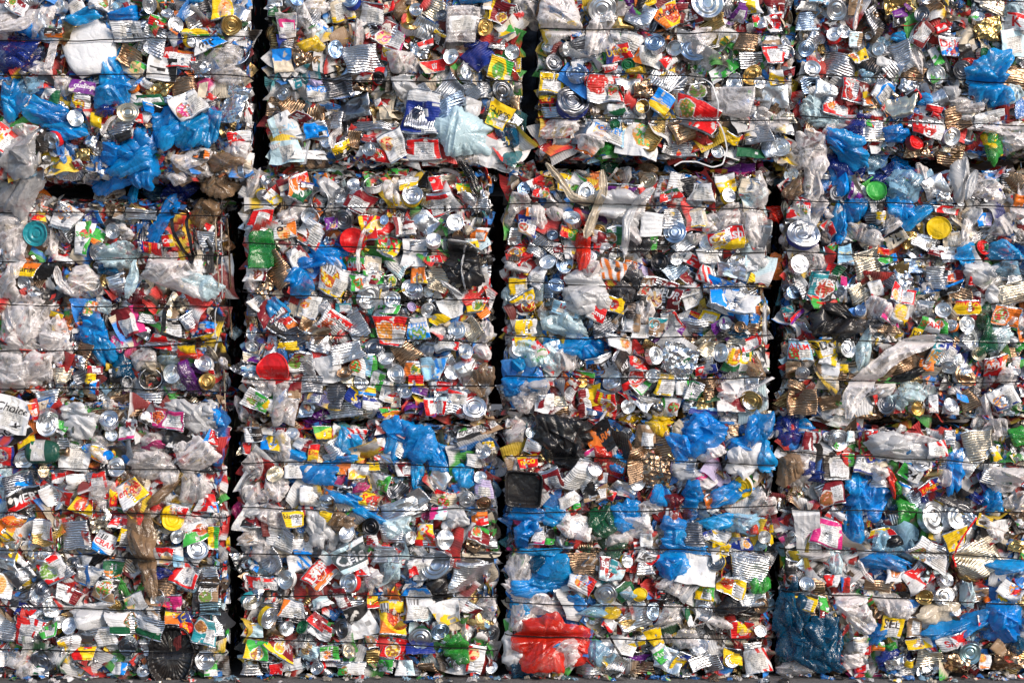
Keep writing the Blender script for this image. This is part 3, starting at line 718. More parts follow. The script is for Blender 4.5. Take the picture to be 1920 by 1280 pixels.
DATA = r"""
@ 0 0 3.879
l 165 75 170 120 -35 R w nf - #white and red label with brown soup cup
b 80 150 190 190 0 h
b 330 150 280 190 20 h
e 475 85 110 w w
c 590 15 140 60 20 s
l 590 80 120 100 30 w b n
l 765 50 180 125 5 w g fp - #green pea pod label
b 900 45 120 100 0 l
l 960 70 60 50 20 R w -
e 1130 75 125 w w #white can end beside the pea pod label
l 1250 25 100 60 0 G o -
b 1430 25 230 90 10 b
c 1450 150 190 190 35 w
e 1250 130 90 w w
l 1640 90 160 150 15 y o f
c 1760 120 110 130 70 s
e 1710 215 150 g s #gold can end at the right edge of its bale
b 640 150 240 130 10 b
b 950 140 250 110 10 b
e 790 150 60 d k
s h 70 0 260 80 240 200 230 320 180
b 230 240 150 130 -30 b
k 680 370 360 380 15 w - #big flattened white plastic jug
b 190 420 340 330 -30 B
b 60 300 150 170 0 h
b 60 440 110 110 0 c
l 430 270 120 70 0 k o -
b 840 540 180 260 0 b
l 970 260 210 150 0 w g ntx - #white carton with green border and leaf print
c 1140 320 190 190 -20 s
l 1180 190 120 80 -15 r g -
e 1310 215 120 w w
l 1300 300 110 110 20 w B -
l 1450 270 190 60 -5 y g -
e 1430 320 110 s y
l 1540 345 220 90 25 b w t k:mr #blue carton with dark lettering beside the wire
c 970 440 180 140 -30 n
l 1000 510 200 130 -30 e g f
l 1330 450 220 140 -10 r o nt w:AYLMER
p 1210 530 220 170 -10 w k - #crumpled white sheet with dark smudges
e 1120 370 110 s s
f 1490 520 130 110 s
b 1650 430 300 220 15 h
b 1660 560 240 130 0 h
e 620 550 1 s s
b 330 520 180 120 0 h
k 420 400 60 260 -5 h -
e 520 600 1 s s
l 400 720 130 110 -10 G w -
b 500 660 160 160 -20 h
l 640 660 190 110 -8 p p t w:quality #purple wrapper with white lettering
b 130 740 170 260 10 b
b 250 640 170 150 0 l
l 250 780 110 120 -30 w r nt r:neri
f 440 790 160 110 s
l 620 760 140 100 -15 w y f
b 880 680 230 220 -20 b
e 990 640 90 s o
l 1080 640 110 90 35 w R -
f 1180 670 180 110 g
c 1380 650 220 130 15 n
k 1110 750 230 80 0 G w
c 1240 745 100 60 0 b
l 1400 790 220 190 30 w m fn - #white label with a brown dog
e 1510 800 90 w s
f 1720 770 210 280 w #crumpled silver foil at the right edge of the upper left bale
l 1540 730 90 60 20 r w -
b 400 850 430 160 -25 b
e 590 885 125 w G #can end with yellow centre and green ring
f 740 900 90 90 y
e 970 840 155 e g #cream lid with bright green rim
l 1010 870 130 70 -10 r w -
b 800 830 130 100 0 B
l 1140 810 140 70 -20 b k -
c 900 950 190 80 10 s
k 930 1010 120 60 20 k k #small dark shoe sole
l 70 1040 200 190 -35 r y fnt w:AYLMER #red tomato label at the left edge
b 230 970 160 120 0 h
e 415 1040 140 w r #white can end leaning out above the dark hollow
b 520 970 300 110 -15 b
b 1230 950 220 220 30 b
b 1400 1000 250 180 30 b
b 1570 950 150 230 0 b
b 1000 1150 330 280 40 b #long sheet of bright blue film hanging over the hollow
b 820 1110 170 150 0 b
f 690 1040 90 80 w
f 630 1140 110 90 g
l 590 1200 70 60 20 R w -
b 1720 1090 230 150 0 h
l 1760 1010 170 80 5 r w t w:AYL
b 1640 1190 260 120 0 n
b 1400 1180 260 130 10 h
l 1490 1130 130 80 -10 k o -
b 180 1130 330 260 20 s #grey plastic sack hanging at the left edge
s h 30 800 1000 840 910 900 870
p 1500 680 60 110 0 e e
@ 480 0 3.692
e 300 25 100 b b
c 140 30 110 60 0 s
l 150 100 110 70 0 G k -
k 230 200 130 170 0 h m #clear bottle with pink label
b 430 60 150 150 0 h
b 360 160 110 180 20 h
l 600 80 160 150 15 e y n
e 660 5 140 b B
l 810 100 180 160 -10 w R n
l 930 60 90 80 10 e r t r:AST
b 1000 60 110 130 0 n
e 1115 85 110 w b
c 1230 80 150 140 -30 e
e 1290 130 80 d d
e 1070 185 130 g s #dark gold can end above the soup label
l 940 260 190 160 -25 R m fnt w:POULET #dark red label with orange stew and white lettering
c 1170 220 160 160 60 s
l 1270 280 90 110 60 k y t w:DICED
k 1430 190 220 240 0 h w #clear round plastic tub
e 1590 215 125 g g #gold can end in the second bale of upper row
l 1690 110 140 160 -25 R y f - #red label with yellow chips
l 1620 60 90 60 0 e w -
b 1520 20 260 60 0 b
l 1730 230 110 90 20 g y -
l 800 220 100 90 20 k r f
b 720 240 100 200 -10 h
b 430 230 200 120 30 h
l 440 220 90 110 50 c b -
b 390 330 150 90 0 y
p 205 330 70 150 15 B n - #torn carton spout with blue inside
p 200 440 130 170 5 e b - #beige carton with blue edge
c 230 320 110 80 0 d
e 560 360 130 b b #blue tinted dented can end
e 130 520 90 d n
f 310 410 90 110 n
c 380 430 110 120 60 n
p 460 450 110 130 -10 s s
c 740 430 240 190 5 s #large ribbed silver can just above the wire
l 730 545 150 70 -5 s r -
l 930 400 110 100 -20 r y ft y:HABO
b 1050 450 230 200 0 h
f 1140 360 130 90 s
l 1180 320 110 50 20 r w -
l 1230 470 170 90 10 r e t w:ili
e 1350 400 115 w r #pale can end in a red wrapper
c 1550 400 200 190 40 B #dark blue ribbed can
e 1475 505 130 s s
e 1450 530 110 s s
e 1775 370 100 w r
l 1690 490 180 160 -15 y g f - #green and yellow fruit salad label
l 1800 460 80 100 5 r y t w:Hu
c 1670 310 120 90 0 w
b 1480 310 120 70 0 B
c 860 530 60 110 0 r
e 860 555 90 k r
b 1030 620 190 160 0 w
l 1060 555 70 40 0 w G -
c 580 610 200 130 10 d
c 690 750 230 150 10 d #wide dark ribbed can in the middle of its bale
c 1130 650 160 90 35 s
c 1350 630 170 170 60 s
c 1510 640 130 140 30 s
c 1590 630 90 120 0 s
e 1710 640 160 d s
c 1760 720 130 90 0 n
e 195 665 95 s s #small round can end at the left edge of its bale
c 240 740 150 160 50 n
l 290 590 80 80 20 t w -
b 410 590 110 80 0 v
l 440 650 170 90 0 w b nt b:serox
l 300 830 180 120 30 R o ft w:SPAR
c 120 720 80 160 0 n
c 430 780 110 130 80 n
l 420 910 160 120 10 b w xt w:- #blue label with barcode
c 550 840 110 120 0 w
p 180 900 190 220 20 w c t l:LOCAL
p 215 1060 220 150 5 c c n - #white and cyan carton hanging at the lower left corner of its bale
e 495 1000 75 w s
l 600 1040 130 110 25 k y t y:ners #black can label with yellow lettering
e 610 980 55 w k
c 830 870 340 70 -3 s
e 155 820 90 s s
l 850 720 60 50 20 w r -
p 900 790 80 90 0 e e
l 1160 800 270 290 -5 B w -
c 1165 815 200 230 85 w #rounded silver can bottom in a blue rim
c 1370 760 230 170 30 b
b 1500 740 120 120 0 w
p 1680 810 160 170 -28 y y nft k:CUBES #bright yellow square carton
b 1440 950 370 310 20 c #pale cyan bag bulging at the lower right
b 1780 950 180 130 0 t
p 1700 1080 330 200 -15 w h - #white sack below the cyan bag
p 1690 1000 130 60 20 w y x
b 1520 1090 260 150 10 h
c 1790 830 90 120 60 s
e 790 1045 100 s k #drink can top with pull tab
c 680 970 120 90 80 n
l 790 970 100 50 -10 R r -
l 960 1030 160 200 30 w r nf
e 1070 1000 90 d s
l 1170 1040 230 150 0 r w n - #red carton with round white spot
e 1205 1055 40 w w
l 830 1130 260 90 -10 r w f
l 1170 1130 360 80 -5 B e n
p 370 1080 240 60 0 w w
l 480 1160 310 50 -3 w c t w:C
c 230 1160 230 60 -5 n
l 730 1110 90 60 -30 R y -
s h 50 600 900 540 960 540 1040
f 740 610 120 60 n
@ 980 0 3.692
b 90 80 220 220 0 h
b 280 150 260 330 0 h #large clear film hanging over the upper left corner
b 530 250 200 320 -10 h
e 545 95 190 w w #white plastic cup bottom wrapped in film
l 340 190 70 50 0 y y -
l 380 255 100 50 0 b k t w:HEINZ
e 170 340 90 w w
e 310 360 100 w w
c 420 360 160 170 15 d
e 215 450 115 d b #dark can end at the left edge under the film
l 650 390 180 110 15 r B ft y:Unico
b 640 260 70 70 0 w
c 800 130 200 160 -20 s
l 850 30 130 80 20 y k t k:abitant
l 990 140 180 160 30 y o ft k:abitant #yellow and orange soup label with bold lettering
l 1080 110 90 140 0 R k f
l 1150 130 180 100 10 k R t w:Ves
e 1265 40 220 w w #big white can end at the top of its bale
c 690 180 110 80 0 g
l 740 300 160 130 -20 w m n
l 640 270 70 100 0 G w -
e 905 315 140 b s #blue grey can end below the yellow soup label
o 1040 350 110 s d #open oval can mouth
p 860 410 190 120 -15 w o n
l 1000 440 90 110 -40 r w t w:AYL
e 725 470 100 G s
l 600 490 100 60 10 r w t w:HEIN
b 760 500 120 60 0 y
e 360 520 140 b b #blue grey can end with a scrap of paper on it
p 375 480 70 60 0 w w
l 200 590 180 150 -5 y y nt k:ananas #bright yellow pineapple label
l 170 700 110 60 0 r y t y:nico
e 345 710 240 d B #large plain grey lid with blue rim
c 190 790 120 70 0 l
l 560 630 240 200 -5 w r ntf r:TOMATO
e 650 500 70 s s
c 970 560 150 200 60 w
l 640 650 110 110 0 G r f
c 720 600 160 80 0 w
l 640 780 120 80 0 G w -
e 725 820 90 s w
f 820 640 130 110 n
o 820 760 110 g s #open gold lined can mouth
l 950 730 150 160 -35 b y t y:PLANTERS
c 1070 640 90 200 0 s
l 1200 660 200 160 10 k n f - #black carton with a tan portrait
c 1300 440 300 160 -35 w
e 1180 350 200 b w
l 1130 270 150 90 -15 w m n
b 1260 260 300 130 20 h
l 1330 400 60 50 0 y g -
p 1370 510 180 90 35 w g -
l 1420 500 150 50 40 g g t w:Mio
e 1575 540 150 g g #green plastic lid
c 1560 430 170 110 0 s
l 1720 400 150 130 5 r e n
l 1710 300 140 60 0 n w -
e 1810 305 90 w s
e 1820 380 90 w w
l 1820 510 90 60 -5 R w -
l 1740 560 100 110 5 y w -
c 1740 660 190 170 -15 w
e 1450 590 130 w s
e 1630 590 90 w s
c 1545 310 160 120 0 n
k 1420 720 300 200 0 h h
l 1180 820 320 200 -25 r e f - #large red label with dark coffee beans
c 1110 920 180 160 20 n
p 790 980 260 240 -15 w g f - #white foil pack with brown nuts
c 900 960 120 240 -20 g
c 1060 1050 220 110 -5 w
l 1150 1070 180 60 15 o r -
e 1340 1095 95 w r #white cap in a red rim
l 1250 1070 80 110 -5 k w t w:FIVE
c 1610 920 180 180 5 s
l 1450 980 130 70 -20 y y -
p 1580 1050 220 110 -5 G k -
b 1720 860 260 120 -20 h
c 1800 830 150 70 0 e
l 1800 900 120 60 -10 y w -
e 1770 1030 130 w g
e 1730 1060 70 w s
l 1510 1165 240 80 0 p m t w:- #purple wrapper in the gap below
b 250 900 260 170 10 h
e 155 1045 80 w h #small white cap at the left corner
l 580 930 260 130 -20 w l nft b:TONITEY
l 430 1040 170 80 -20 o r -
b 540 1050 170 130 0 g
b 470 940 260 220 0 h
e 630 880 80 G s
l 720 20 120 50 0 p g -
c 1400 80 110 140 -50 s
l 1560 60 150 100 0 y w -
l 1500 100 90 170 -20 p v n
l 1740 60 130 150 0 R w -
e 1640 170 100 w r
l 1730 180 110 130 10 r w -
o 1740 200 80 s s
l 1610 160 60 90 10 r g -
c 1290 190 210 100 25 g
y w 9 990 670 1080 600 1150 530 1210 540 1290 620 1330 740 1330 860 1370 960 1390 1060 1360 1160 1290 1180 1180 1140 1080 1140 1030 1170
s h 40 1180 260 1230 330 1190 400
@ 1460 0 3.878
e 400 100 150 w s #big bright can end near the upper left corner
e 385 265 120 w r
e 455 250 100 s s
c 210 160 180 140 -5 b
c 200 60 200 60 0 w
l 300 20 190 60 -10 l w -
p 540 60 100 120 0 n n
s h 30 570 0 540 120 520 250
c 690 160 170 190 35 d #dark ribbed square can
l 880 130 170 110 20 p k -
f 850 60 200 110 g
e 1010 130 120 d s
c 1100 70 120 100 30 n
e 1045 10 110 w s
l 1010 270 200 130 55 R k nt w:- #dark red and white tin with rounded corners
e 1420 140 100 w s
l 1410 150 100 30 -20 g g -
c 1530 50 190 100 -20 e
l 1700 180 170 130 -5 w r t r:K
f 1490 230 180 160 g
p 1680 330 190 210 5 c w n - #turquoise and white carton at the right edge
b 1700 70 120 100 0 c
l 1220 360 160 140 0 w b ft r:Dole #white and blue fruit label
p 1330 290 110 170 15 e e
p 1330 400 110 110 5 k k
e 1465 415 100 G k
e 700 375 100 w s #small can end beside the banana peel coloured label
l 570 430 130 90 20 y w f
l 540 300 110 110 0 c n -
o 640 275 60 w e
b 860 280 110 80 0 b
c 880 420 160 200 20 s
c 800 520 120 90 -50 s
b 980 420 90 260 20 h
l 1120 430 80 140 30 w g -
c 420 480 240 180 -15 s #large ribbed can just above the wire
e 185 370 120 b b
c 250 310 130 130 -30 s
e 230 510 120 w b
c 650 480 110 130 60 k
p 750 470 120 70 -20 w w
c 840 510 80 90 60 s
b 620 550 90 80 0 l
e 1125 560 140 w s
e 1300 530 135 d s #dark round can end with broad rim
b 1490 600 300 300 10 b #bright blue bag knot in the upper right bale
b 1570 700 180 160 0 b
c 1720 560 200 190 -10 n
b 1380 480 160 60 0 r
l 550 670 200 170 -12 r R ft w:Stew #red label with brown stew and green patch
l 750 690 190 170 -35 b w nt - #blue bordered white label
c 180 620 150 110 15 b
c 330 690 170 150 -25 s
l 410 790 200 130 -15 r w nf
b 200 790 180 180 20 c
b 430 890 300 90 0 c
l 630 720 90 130 0 y o -
c 660 760 90 80 10 n
c 960 550 170 110 0 n
f 930 640 150 90 s
c 870 790 220 150 10 e
c 1130 750 150 130 30 s
b 1040 740 120 110 0 b
l 980 740 90 150 45 k r -
l 1100 810 120 50 -15 r r -
e 1440 730 115 s e
b 1250 690 120 90 0 w
c 1270 880 180 170 20 n
b 1340 790 240 120 0 h
l 1120 880 90 60 -30 R r -
l 1060 940 230 140 -20 w r ft w:Hunt #white wrapped label with red band near the lower wire
c 660 970 170 150 0 w #bright ribbed can with white shine below the wire
c 690 1010 150 60 5 e
l 650 910 80 70 0 g r -
b 560 980 260 160 60 B
b 480 1090 330 180 -35 b #ragged blue bag hanging in the row gap
b 540 1200 260 140 0 B
b 240 1080 240 330 0 h #tall grey clear film hanging beside the gap
b 400 950 180 130 0 h
b 830 990 170 130 0 b
b 720 1140 150 190 0 l
p 720 1180 150 170 0 h l
p 690 1095 80 60 0 w w
e 970 1050 120 r R
b 890 1180 120 140 30 b
c 1240 1140 180 130 -15 n
e 1230 1010 130 w v
f 1000 1100 190 100 n
b 1520 1060 140 220 0 g #green and yellow patterned film bunch
l 1530 1040 60 110 0 y g -
b 1480 910 330 130 0 h
l 1500 870 220 90 15 w R n
b 1680 1000 260 290 40 h
b 1700 700 120 120 0 c
s h 50 1450 940 1560 960 1580 1000
s h 60 1330 1130 1350 1190 1310 1280
k 1150 230 90 60 20 r w
c 1180 250 90 60 0 s
@ 0 300 4.174
b 170 190 330 400 -30 s #wide grey film draped from above at the left
b 40 260 120 200 -20 h
l 160 240 110 90 20 R k t w:ORIGI
l 310 310 150 200 60 n o f
l 510 340 200 200 -25 w B xf - #white and navy label with red fruit
c 490 410 140 110 -25 s
b 770 260 240 260 0 h
c 830 240 170 120 0 n
b 960 130 480 200 15 b
b 1130 110 200 270 0 b #bright blue film tail hanging over the hollow
b 1010 330 90 290 -5 b
b 1350 240 260 230 -20 B
b 1260 470 150 330 -30 b
b 1160 260 160 120 0 t
f 870 360 160 100 n
c 1090 420 260 80 -5 w
l 700 440 140 120 0 B b -
l 300 450 120 50 -5 r y t y:Cha
c 540 550 130 170 30 s
l 640 610 130 280 0 w g fpt g:Soda #white and green carton with recycling mark
l 660 520 70 90 0 g y -
l 740 600 120 130 -30 g o -
e 870 555 120 s d #grey can end between the bags
e 760 730 160 s s #wide open silver can end in the recessed bale
o 760 735 150 g s
b 920 740 230 230 30 c #pale printed bag below a twist of film
b 960 580 150 160 -30 h
s c 80 1060 780 1060 900 1010 1085
l 1180 690 90 200 90 r B t y:Unico #red upright label with yellow lettering
l 1310 630 90 100 10 r y t w:Cam
c 1280 580 70 70 0 w
y k 26 1340 390 1360 560 1440 710 1510 810 1500 650 1470 520 1465 400 #
y k 20 1350 380 1460 410
s k 26 1525 520 1530 640 1530 750
b 1580 420 200 250 -40 n #tan film hanging at the edge of the gap
b 1720 180 330 220 20 n
b 1450 120 180 220 -40 h
l 480 760 150 80 -5 w r -
l 390 770 80 80 0 r B -
e 275 575 200 t c #teal plastic disc behind film
b 90 530 280 280 0 h
b 130 700 170 330 0 h
l 180 850 240 120 -8 y o t k:nectarine #yellow label with orange half
b 370 640 110 280 0 h
e 190 965 120 s d
e 265 1020 130 w l
b 50 960 180 250 0 h
p 370 930 170 300 10 k k - #black gritty mesh bag lump
e 340 870 100 s s
b 650 970 380 230 -10 h
l 540 940 110 110 20 r y -
o 700 980 140 g g
c 900 980 140 170 15 w
b 840 860 180 70 0 t
b 1400 900 520 330 -10 h #large cloudy white plastic bundle
b 1300 800 220 150 0 h
b 1560 990 320 200 -20 c
s h 60 440 830 460 950 560 1050
c 1700 640 90 120 0 w
l 1620 520 90 60 -20 r w -
c 1600 620 130 130 0 w
s e 11 1690 450 1700 700 1720 1000
s n 12 1760 430 1780 700 1790 1000
s w 12 1730 500 1735 800 1740 1080
@ 0 540 4.174
b 230 250 330 400 0 h #pale pink tinted clear film over the left edge
b 60 300 180 400 0 h
b 430 400 230 350 0 h
b 310 640 250 250 20 h
b 60 640 220 300 0 h
b 200 680 300 200 0 h
b 150 440 260 180 0 h
l 430 210 120 60 -20 y o -
l 690 160 130 120 0 g o ft w:Rich
b 800 150 90 120 0 c
b 720 330 230 230 10 b
b 790 500 150 320 25 b #folded bright blue sheet falling diagonally
p 970 270 260 230 15 R m n - #dark pink printed foil sack
b 1050 80 200 150 0 R
l 900 440 150 90 -35 m w nt w:CHUNKY
c 1150 240 150 70 -10 s
f 1110 350 140 90 s
c 1030 300 90 90 30 s
l 1310 320 230 180 -8 k r fnt w:R #black red and blue vegetable label
l 1600 310 170 90 0 b r t w:E
c 1480 260 130 130 30 s
l 1360 430 390 120 -12 r y t w:C #long red wrapper with looping white mark
b 1480 510 220 110 -5 r
l 1600 390 200 50 15 y k -
y k 30 1270 350 1380 390 1480 420 1580 400
y k 36 1310 130 1300 240 1290 340
c 630 520 140 190 -20 n
f 580 570 150 110 s
l 720 640 130 70 0 R r n
l 690 720 80 110 0 y k -
c 620 700 120 120 20 d
c 470 690 130 130 10 e
l 720 780 80 120 0 b R t w:YRN
p 890 680 90 110 10 k w t w:WAVES #black patch label with hand drawn white lettering
b 960 620 160 200 0 t
b 1100 540 280 160 0 h
b 1150 620 150 110 0 e
e 1340 670 155 w l #bright can end on the brown background
e 1595 585 145 w w
e 1620 730 135 g w #gold tinted open can end near the edge
o 1165 710 180 k d
o 985 735 90 d d
b 1300 560 300 90 0 c
b 1480 700 130 250 15 p #purple foil wrapper twisted upright
l 1630 640 100 60 -10 r w -
c 1620 860 110 100 0 e
f 580 770 90 50 w
l 580 850 90 120 0 l w t k:A
c 350 870 180 130 10 w
l 300 910 60 140 15 r o t o:EL
p 120 980 300 260 -12 w w nt k:Choice #white paper sheet with dark handwriting
c 790 850 160 100 20 s
c 970 890 180 140 10 n
c 1170 890 200 140 0 s
b 610 950 230 110 10 w
b 880 920 110 90 0 h
b 1450 940 280 150 -20 w #crinkled white bag near the lower corner
p 1640 990 70 260 40 s s
b 1690 1000 90 150 0 b
e 420 1020 150 w g #pale plastic tub with green and white side
l 500 1060 90 60 -20 g w -
b 680 1030 260 110 0 w
l 710 1040 80 70 20 w g t g:FP
e 885 1010 150 s s #grey blue oval can end
l 1330 1020 280 150 -5 m w nft - #pink label with dark circle
c 1080 970 110 60 0 n
e 1170 1000 90 s s
l 1070 1050 100 60 0 R w -
b 1760 600 100 120 0 h
b 1810 340 90 130 0 c
s w 12 1690 100 1690 300 1695 500
s e 12 1740 560 1750 800 1750 1000
s n 12 1780 150 1790 260 1800 380
@ 440 300 3.692
b 140 170 120 200 0 h
e 225 145 95 s n
l 380 130 150 100 20 R e -
l 460 140 140 110 20 o r f
l 600 120 120 100 0 b o t o:U
l 510 180 90 40 -10 w B -
e 205 250 90 s y
l 270 270 110 90 -40 y w -
l 440 230 170 130 -25 G o ft w:US #green label with white oval emblem
l 360 220 80 80 0 R w -
o 595 290 140 k b
b 660 210 140 140 0 w
e 735 240 80 s s
e 825 170 95 w w #pale can end above a dark red label
o 960 160 150 s w #torn open silver can above the striped label
l 870 290 210 160 -25 R k n - #dark red ingredient label with white lines
b 1080 200 110 200 0 h
e 1235 250 145 s y #ringed grey can end in a yellow wrapper
l 1200 170 140 80 10 y w -
l 1160 290 130 90 -10 e y -
l 1150 90 110 60 0 g r -
c 1320 290 80 130 60 s
l 1425 305 190 170 12 r w xn w:- #large red label with pale torn panel and barcode
l 1440 140 200 110 10 r w s
c 1300 130 90 120 0 k
l 1580 200 110 70 0 y g -
c 1610 290 120 130 -20 s
c 1720 310 90 100 20 s
s k 60 1560 0 1640 120 1690 270
f 1700 110 80 100 s
l 1740 120 90 90 0 o w -
l 190 400 150 170 -15 r w nx - #red label with grey torn panel at the left edge
k 190 610 190 290 5 g g #crushed green plastic bottle
l 350 480 160 140 5 w o ft k:gr
b 370 380 120 120 0 h
o 530 400 130 s e
l 540 510 190 170 -35 w r nf
b 430 360 110 100 0 h
l 680 450 90 110 10 p o f - #purple label with orange flame
e 760 420 130 d d #dark ringed can end above the red lid
d 825 560 185 r #bright red plastic lid on the second bale
l 930 480 110 190 15 r y t y:Unico
l 1010 470 160 140 -30 r y f
e 1040 420 70 b y
l 1060 600 170 160 -30 g y ft r:PR #green and yellow label with red oval
l 1180 470 160 140 5 w R n
l 1210 455 90 60 5 w R -
c 1320 440 140 160 50 s
e 1380 555 115 w w #bright white can end beside the black foil
e 1530 435 120 w w
e 1545 530 80 n n
b 1620 490 60 70 0 e
l 1690 520 130 100 0 o w n
l 1640 580 100 60 0 y c -
b 1590 710 240 270 0 k #crumpled glossy black foil
s w 14 1480 560 1620 580 1740 660
s w 12 1600 590 1570 760 1600 900
p 1245 640 170 190 -5 w w -
c 1240 600 130 80 10 w
l 1390 690 110 60 5 r g t w:Hu
l 1150 720 170 160 -40 w c n
l 960 740 130 150 -10 e g n
b 640 640 270 140 -15 b
b 540 700 220 120 20 b
b 460 830 190 200 20 b #torn piece of blue film left of the recipe label
c 300 760 170 260 30 n #bent brown ribbed can
l 440 670 130 140 35 w R n
c 370 820 100 110 20 s
l 150 790 160 100 0 w R f
b 120 860 120 130 0 h
l 685 830 230 210 -28 w y nxf - #cream label with yellow border and barcode
l 840 720 160 100 0 r g t w:LMER
b 700 740 120 130 0 h
s h 28 910 480 860 640 870 780
l 900 850 190 120 0 w g fn
l 990 820 110 90 0 R g -
l 1090 840 120 90 0 k y f
c 1410 830 160 170 -10 e
l 1280 800 110 120 0 o y f
e 1230 890 155 s s #deep dented silver can end in the middle row
o 1345 910 90 w w
e 940 960 165 w k #white lid with black rim and dark lettering
s w 30 1430 840 1560 930 1580 940
l 1730 830 80 200 5 w r g
f 210 880 100 140 n
@ 440 540 3.692
e 1095 80 120 w e #cream can end right of the white lid
l 180 100 140 110 30 w b n
b 310 180 130 200 0 b
l 250 160 200 170 35 R R x - #dark brown and red barbecue label
l 330 270 200 130 -35 k R t w:SAVEUR
l 390 250 110 70 -40 o r -
l 520 130 140 170 -5 w e nf
c 90 250 110 180 0 n
e 120 310 95 w n
e 125 405 95 w e
l 120 480 110 60 -10 p e -
l 110 580 110 90 0 B l -
c 150 150 110 90 0 d
l 690 250 220 170 -35 r w ntf w:AYLM #bright red tomato label with white side
c 550 310 200 140 -25 n
c 630 150 90 100 40 s
b 620 150 80 80 0 h
l 760 140 120 70 0 t r n
c 840 260 160 200 30 s
l 1070 150 170 70 0 g k n
e 1010 200 100 s b
l 1090 300 220 190 -5 r k fnt o:FAGIOLI #red and black label with orange tomatoes
e 1230 130 70 v w
l 1270 280 150 160 10 w b ft b:PETITS #white pea label with blue side
e 1345 160 105 w w
l 1390 200 160 100 -30 y k - #plain bright yellow foil corner
p 1500 130 160 150 20 w b n - #pale sheet with a blue drawn frame
l 1670 110 140 110 5 r y ft w:BROWN
c 1710 160 90 110 40 o
e 1540 290 130 w s
c 1640 290 140 150 40 e
b 1740 290 110 190 0 h
l 1450 370 160 150 10 w r nt w:Camp #white and red soup label near the wire
l 1480 390 160 60 -10 r w n
e 1600 435 115 w r
b 1720 440 110 120 0 h
e 968 405 130 d s #dark ringed can end above a small bright one
e 1055 485 115 w w
c 1185 450 160 160 35 n #rusty dark ribbed square can
c 1330 420 110 110 70 d
c 400 350 190 130 20 d
c 380 400 140 60 0 y
d 278 555 235 r #large dented red bowl lid
l 480 510 170 160 -20 w R fn #white and dark red vegetable label
c 600 390 150 110 -20 s
c 570 370 160 110 -10 s
c 790 450 220 130 15 w
p 660 560 180 190 10 w w -
e 770 580 110 n w #torn white paper ring around a can end
l 860 540 120 130 -20 w g f
l 940 530 110 170 0 l g -
o 870 650 100 d s
e 870 645 100 s y
l 990 640 90 150 -15 w g -
o 1020 640 70 s w
e 1120 590 135 w b #pale blue can end ring in the strip of silver cans
l 1230 560 120 110 0 o y f
l 1260 640 110 80 0 r y - #red wrapper with a small yellow eye
l 1375 560 170 160 0 l b s
e 1505 585 100 w g
c 1620 590 180 190 30 w
c 1480 510 90 100 30 w
l 1740 560 100 50 0 r w t w:RECT
e 1730 640 90 s w
b 1760 650 140 200 -20 n
b 90 640 180 100 -10 h
b 230 680 140 110 10 h
l 110 770 170 130 -25 g w ft w:GREEN #green leafy frozen vegetable pack
l 220 800 100 80 -20 y w -
b 360 820 240 250 -10 h #clear bottle shaped film at the foot of the second bale
c 540 660 160 120 0 s
c 680 750 150 160 0 d
l 430 700 90 130 0 R n -
c 540 760 120 80 0 s
b 60 850 140 150 0 h
l 840 750 150 120 -30 B y t y:S
l 920 710 130 60 -5 y b -
l 960 800 150 90 -10 w B -
e 930 860 100 w w
l 1060 700 90 160 -20 w e -
e 1180 710 110 s s
l 1120 770 90 110 10 e r -
c 770 860 240 110 5 w
l 1065 880 170 60 -3 o B t y:BEEFY #flat orange tin with blue and yellow mark
l 1060 840 160 40 5 g r -
l 1400 680 200 80 -5 w r -
l 1540 750 140 100 -15 w r nt r:- #torn white label with bright pink red corner
l 1395 810 150 120 5 r c nt w:HSI
e 1665 820 165 s s #large ringed can end in the corner of the second bale
c 1530 850 150 90 -20 w
l 1240 820 120 90 0 p k -
l 1280 710 110 60 -15 p B -
b 570 900 160 110 20 p
l 1710 850 60 60 0 k w -
f 1440 750 120 80 s
@ 930 300 3.556
l 215 90 140 130 30 w n f
l 270 100 80 140 -60 r w -
e 185 195 90 b r
l 300 220 110 80 -5 r k f
c 345 140 90 120 10 g
l 450 110 90 120 -10 y k n - #yellow label with barcode behind the twisted film
l 530 130 90 140 -30 w g f
b 560 100 110 110 0 h
l 640 100 110 60 0 y o -
e 600 215 130 s w #deep silver can end behind the long film tail
s e 50 330 30 420 130 500 250 600 290 690 240
s e 55 700 80 710 220 650 370 590 530 #long tan film tail hanging beside the wire
b 580 600 110 230 -5 r #bright red net bag tuft
b 760 100 110 160 0 G
l 820 205 200 80 -5 p k f - #purple foil wrapper in the middle row
c 990 120 90 110 0 n
e 1010 140 115 e k #cream coloured can end below the hanging strap
b 860 100 120 110 0 h
b 1000 60 110 90 0 n
l 1130 190 130 140 0 w r f
l 1155 240 150 70 15 r G t w:Campb #red and green soup label in the third bale
l 1220 110 160 120 -5 w b n
c 1290 190 110 130 10 k
l 1360 220 160 120 -5 w b ntx b:- #white and pale blue printed label tilted
e 1410 265 90 n s
l 1530 160 130 130 10 y w -
e 1545 240 100 s y
l 1690 180 150 110 -5 e c n
b 1760 220 140 230 10 h #spread clear film over the right end of the third bale
b 1700 370 200 170 0 h
b 1760 460 160 290 15 h
b 1560 380 180 160 0 h
b 160 290 160 160 0 h
l 240 350 90 60 0 h o -
b 400 370 160 100 0 h
b 280 370 110 190 0 h
e 500 390 125 w s #dented round can end with bright centre
l 210 440 130 140 -20 B n nft w:CLARK #dark blue bean label with white lettering
l 480 490 130 80 -15 r g ft y:PRIMO
e 680 480 90 g e
b 810 330 330 220 -10 w #white bag with small green lettering
l 820 320 60 80 60 w g t g:Hyper
l 780 505 110 130 0 G n f - #black and green bottle label
l 700 530 140 90 -20 R w -
b 930 340 170 90 30 h
b 890 450 120 260 20 h
s w 50 1040 200 930 290 860 420 850 640
